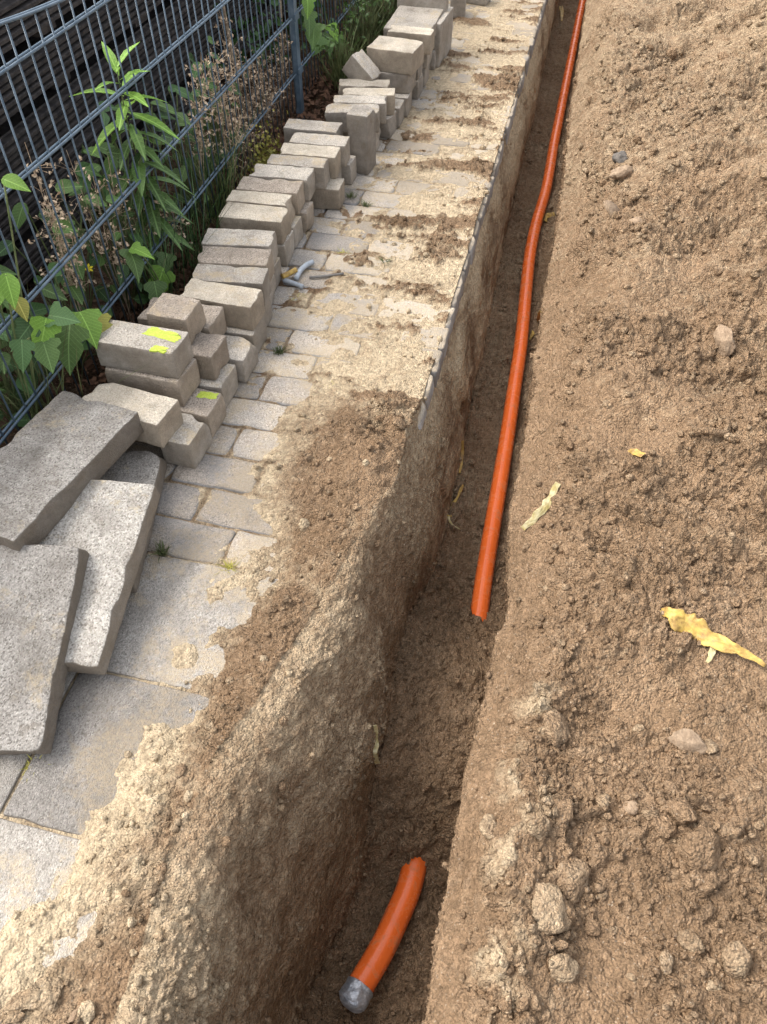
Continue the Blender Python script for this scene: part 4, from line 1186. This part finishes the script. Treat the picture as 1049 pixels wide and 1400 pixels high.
rock(30, 1372, 44, 20, 'stone', 'flat shard left of the upright shard in the lower left corner', 'stone', 'clod_ochre', 5, flat=True)
rock(14, 1390, 36, 16, 'stone', 'lowest flat shard in the lower left corner', 'stone', 'clod_ochre', 2, flat=True)
rock(105, 1388, 11, 18, 'stone', 'tiny white pebble at the bottom of the sandy bank', 'stone', 'pebble_pale', 6)
rock(120, 1386, 20, 20, 'clod', 'tan lump right of the tiny white pebble', 'clod', 'clod_pale', 3)
rock(588, 1130, 18, 14, 'clod', 'ochre lump on the trench floor behind the short conduit', 'clod', 'clod_ochre', 1)
rock(560, 1130, 16, 14, 'clod', 'dark lump on the trench floor behind the short conduit', 'clod', 'clod', 2)
G_C = 'brown clods strewn over the spoil heap'
for i in range(110):
    for _ in range(20):
        px, py = random.uniform(690, 1049), random.uniform(20, 1395)
        if px > 800 - (py - 20) * .16 + 20: break
    s_ = random.uniform(8, 17) * (0.7 + .6 * py / 1400)
    rock(px, py, s_, s_ * random.uniform(.6, 1.0), 'clod', 'brown soil clod strewn on the spoil heap right of the trench', 'clod', random.choice(['clod', 'clod', 'clod', 'clod_ochre']), i, G_C, flat=random.random() < .3, sink=.35)
G_B = 'sandy clods on the trench bank'
for i in range(36):
    f = random.random(); py = 600 + 760 * f
    px = np.interp(py, [600, 700, 850, 1000, 1150, 1300, 1360], [500, 450, 360, 330, 250, 150, 130]) + random.gauss(25, 45)
    s_ = random.uniform(7, 15)
    rock(px, py, s_, s_ * random.uniform(.6, 1.0), 'clod', 'sandy clod lying on the near bank left of the trench', 'clod', random.choice(['clod_ochre', 'clod', 'clod_pale']), i, G_B, sink=.3)

# ------------------------------------------------------------------ torn warning tape and other scraps
def film(pix, widths, name, label, cat, matn, lift=.012, seed=0, fold=.35):
    """crumpled strip following points on the ground"""
    pts = []
    for (px, py) in pix:
        l_, n_ = hit(px, py); pts.append(l_ + n_ * lift)
    P_ = catmull(pts, 10); n = len(P_)
    wv = np.interp(np.linspace(0, 1, n), np.linspace(0, 1, len(widths)), widths)
    V, F = [], []; nn = 13
    dist = (P_[0] - EYE).length
    for i, p in enumerate(P_):
        t_ = (P_[min(i + 1, n - 1)] - P_[max(i - 1, 0)]).normalized()
        sd_ = t_.cross(-pix_ray(524, 700)).normalized()
        up_ = sd_.cross(t_).normalized()
        if up_.z < 0: up_ = -up_
        tw_ = fold * 1.2 * mn.noise(Vector((i * .16, seed * 3.1, 0)))
        for j in range(nn):
            s_ = (j / (nn - 1) - .5) * wv[i] / FPX * dist
            edge_ = abs(j / (nn - 1) - .5) * 2
            s_ *= 1 + .7 * edge_ * mn.noise(Vector((i * .17, seed, (j > nn / 2) * 9.0))) + .12 * edge_ * mn.noise(Vector((i * .6, seed + 3, (j > nn / 2) * 9.0)))
            cr = abs(mn.noise(Vector((i * .33 + j * .45, j * .3, seed)))) + .6 * abs(mn.noise(Vector((i * .8 - j * .6, seed, 4))))
            z_ = wv[i] / FPX * dist * fold * .42 * cr
            V.append(p + sd_ * s_ * math.cos(tw_) + up_ * (z_ + s_ * math.sin(tw_)))
    for i in range(n - 1):
        for j in range(nn - 1):
            F.append((i * nn + j, i * nn + j + 1, (i + 1) * nn + j + 1, (i + 1) * nn + j))
    c = sum(V, Vector()) / len(V)
    o = mesh_obj(name, mesh_from(name, [v - c for v in V], F), MAT[matn], None, c)
    md = o.modifiers.new('thickness', 'SOLIDIFY'); md.thickness = .0008
    return tag(o, label, cat)
big = film([(896, 828), (915, 846), (938, 862), (962, 876), (990, 888), (1018, 900), (1042, 911)], [4, 21, 31, 27, 15, 9, 5], 'tape_scrap', 'large torn yellow warning tape scrap on the spoil heap', 'tape scrap', 'film', .016, 3, .5)
film([(978, 878), (974, 892), (966, 908)], [8, 9, 4], 'tape_scrap', 'narrow torn tail hanging from the large yellow tape scrap', 'tape scrap', 'film_pale', .008, 8)
film([(858, 620), (868, 622), (879, 624)], [2, 10, 9], 'tape_scrap', 'small yellow triangular scrap in the middle of the heap', 'tape scrap', 'film', .008, 5, .2)
film([(762, 664), (752, 682), (744, 700), (733, 714), (718, 725)], [8, 9, 13, 9, 8], 'tape_scrap', 'crumpled yellow and white tape scrap on the trench lip', 'tape scrap', 'film_pale', .01, 9, .5)
film([(742, 426), (736, 440), (728, 458), (724, 466)], [5, 6, 5, 2], 'tape_scrap', 'yellow tape end sticking out beside the long conduit', 'tape scrap', 'film', .006, 12, .2)
film([(757, 294), (750, 296), (744, 303)], [5, 5, 4], 'tape_scrap', 'small yellow scrap caught against the bend of the long conduit', 'tape scrap', 'film', .008, 14, .2)
film([(630, 602), (630, 620), (628, 648)], [3, 4, 3], 'tape_scrap', 'straight yellow shred where trench wall meets the floor', 'tape scrap', 'film', .006, 15, .15)
film([(632, 664), (624, 684), (617, 696), (612, 706)], [3, 4, 5, 7], 'tape_scrap', 'bent yellow shred with a frayed knot on the trench wall foot', 'tape scrap', 'film', .006, 16, .3)
film([(612, 706), (616, 716), (628, 724)], [4, 2, 1.5], 'root', 'thin pale root trailing from the frayed yellow shred', 'root', 'film_pale', .004, 17, .2)
film([(509, 992), (513, 1012), (510, 1030), (514, 1045)], [5, 8, 6, 7], 'tape_scrap', 'pale tape scrap hanging in the dark near part of the trench', 'tape scrap', 'film_pale', .006, 18, .3)
film([(766, 10), (768, 18), (768, 30)], [6, 4, 2], 'tape_scrap', 'yellow scrap at the far end of the trench floor', 'tape scrap', 'film', .006, 19, .3)
# curled strip of dried root on the heap
l_, n_ = hit(968, 584)
arc = [l_ + Vector((.040 * math.cos(a_), .034 * math.sin(a_), .012 + .006 * math.sin(3 * a_))) for a_ in np.linspace(-2.9, .9, 18)]
c0 = arc[0]
o = MB().tube([p - c0 for p in arc], [.003 + .006 * math.sin(math.pi * q / 17) for q in range(18)], 8).build('root', MAT['clod'], None, loc=c0)
tag(o, 'curled earthy root loop lying on the spoil heap', 'root')

# cut cable scraps on the pavement
def scrap(pix, r, matn, label, z=.012, name='cable_scrap'):
    pts = [on_z(px, py, z) for px, py in pix]; c0 = pts[0].copy()
    P_ = catmull(pts, 6)
    o = MB().tube([p - c0 for p in P_], r, 12).build(name, MAT[matn], None, loc=c0)
    return tag(o, label, 'cable scrap', 'cut cable scraps on the pavement')
scrap([(405, 381), (410, 371), (418, 363), (428, 358)], .0085, 'grey_cable', 'curved light grey cable scrap on the pavement', .011)
scrap([(388, 383), (398, 386), (414, 392)], .0075, 'grey_cable', 'straight grey cable scrap crossing under the yellow piece', .008)
scrap([(386, 378), (395, 374), (405, 369)], .0085, 'film', 'short yellow cable piece beside the two grey scraps', .022)
scrap([(423, 379), (440, 378), (470, 374)], .0042, 'dark_rod', 'thin dark rod on the sand right of the cable scraps', .006)
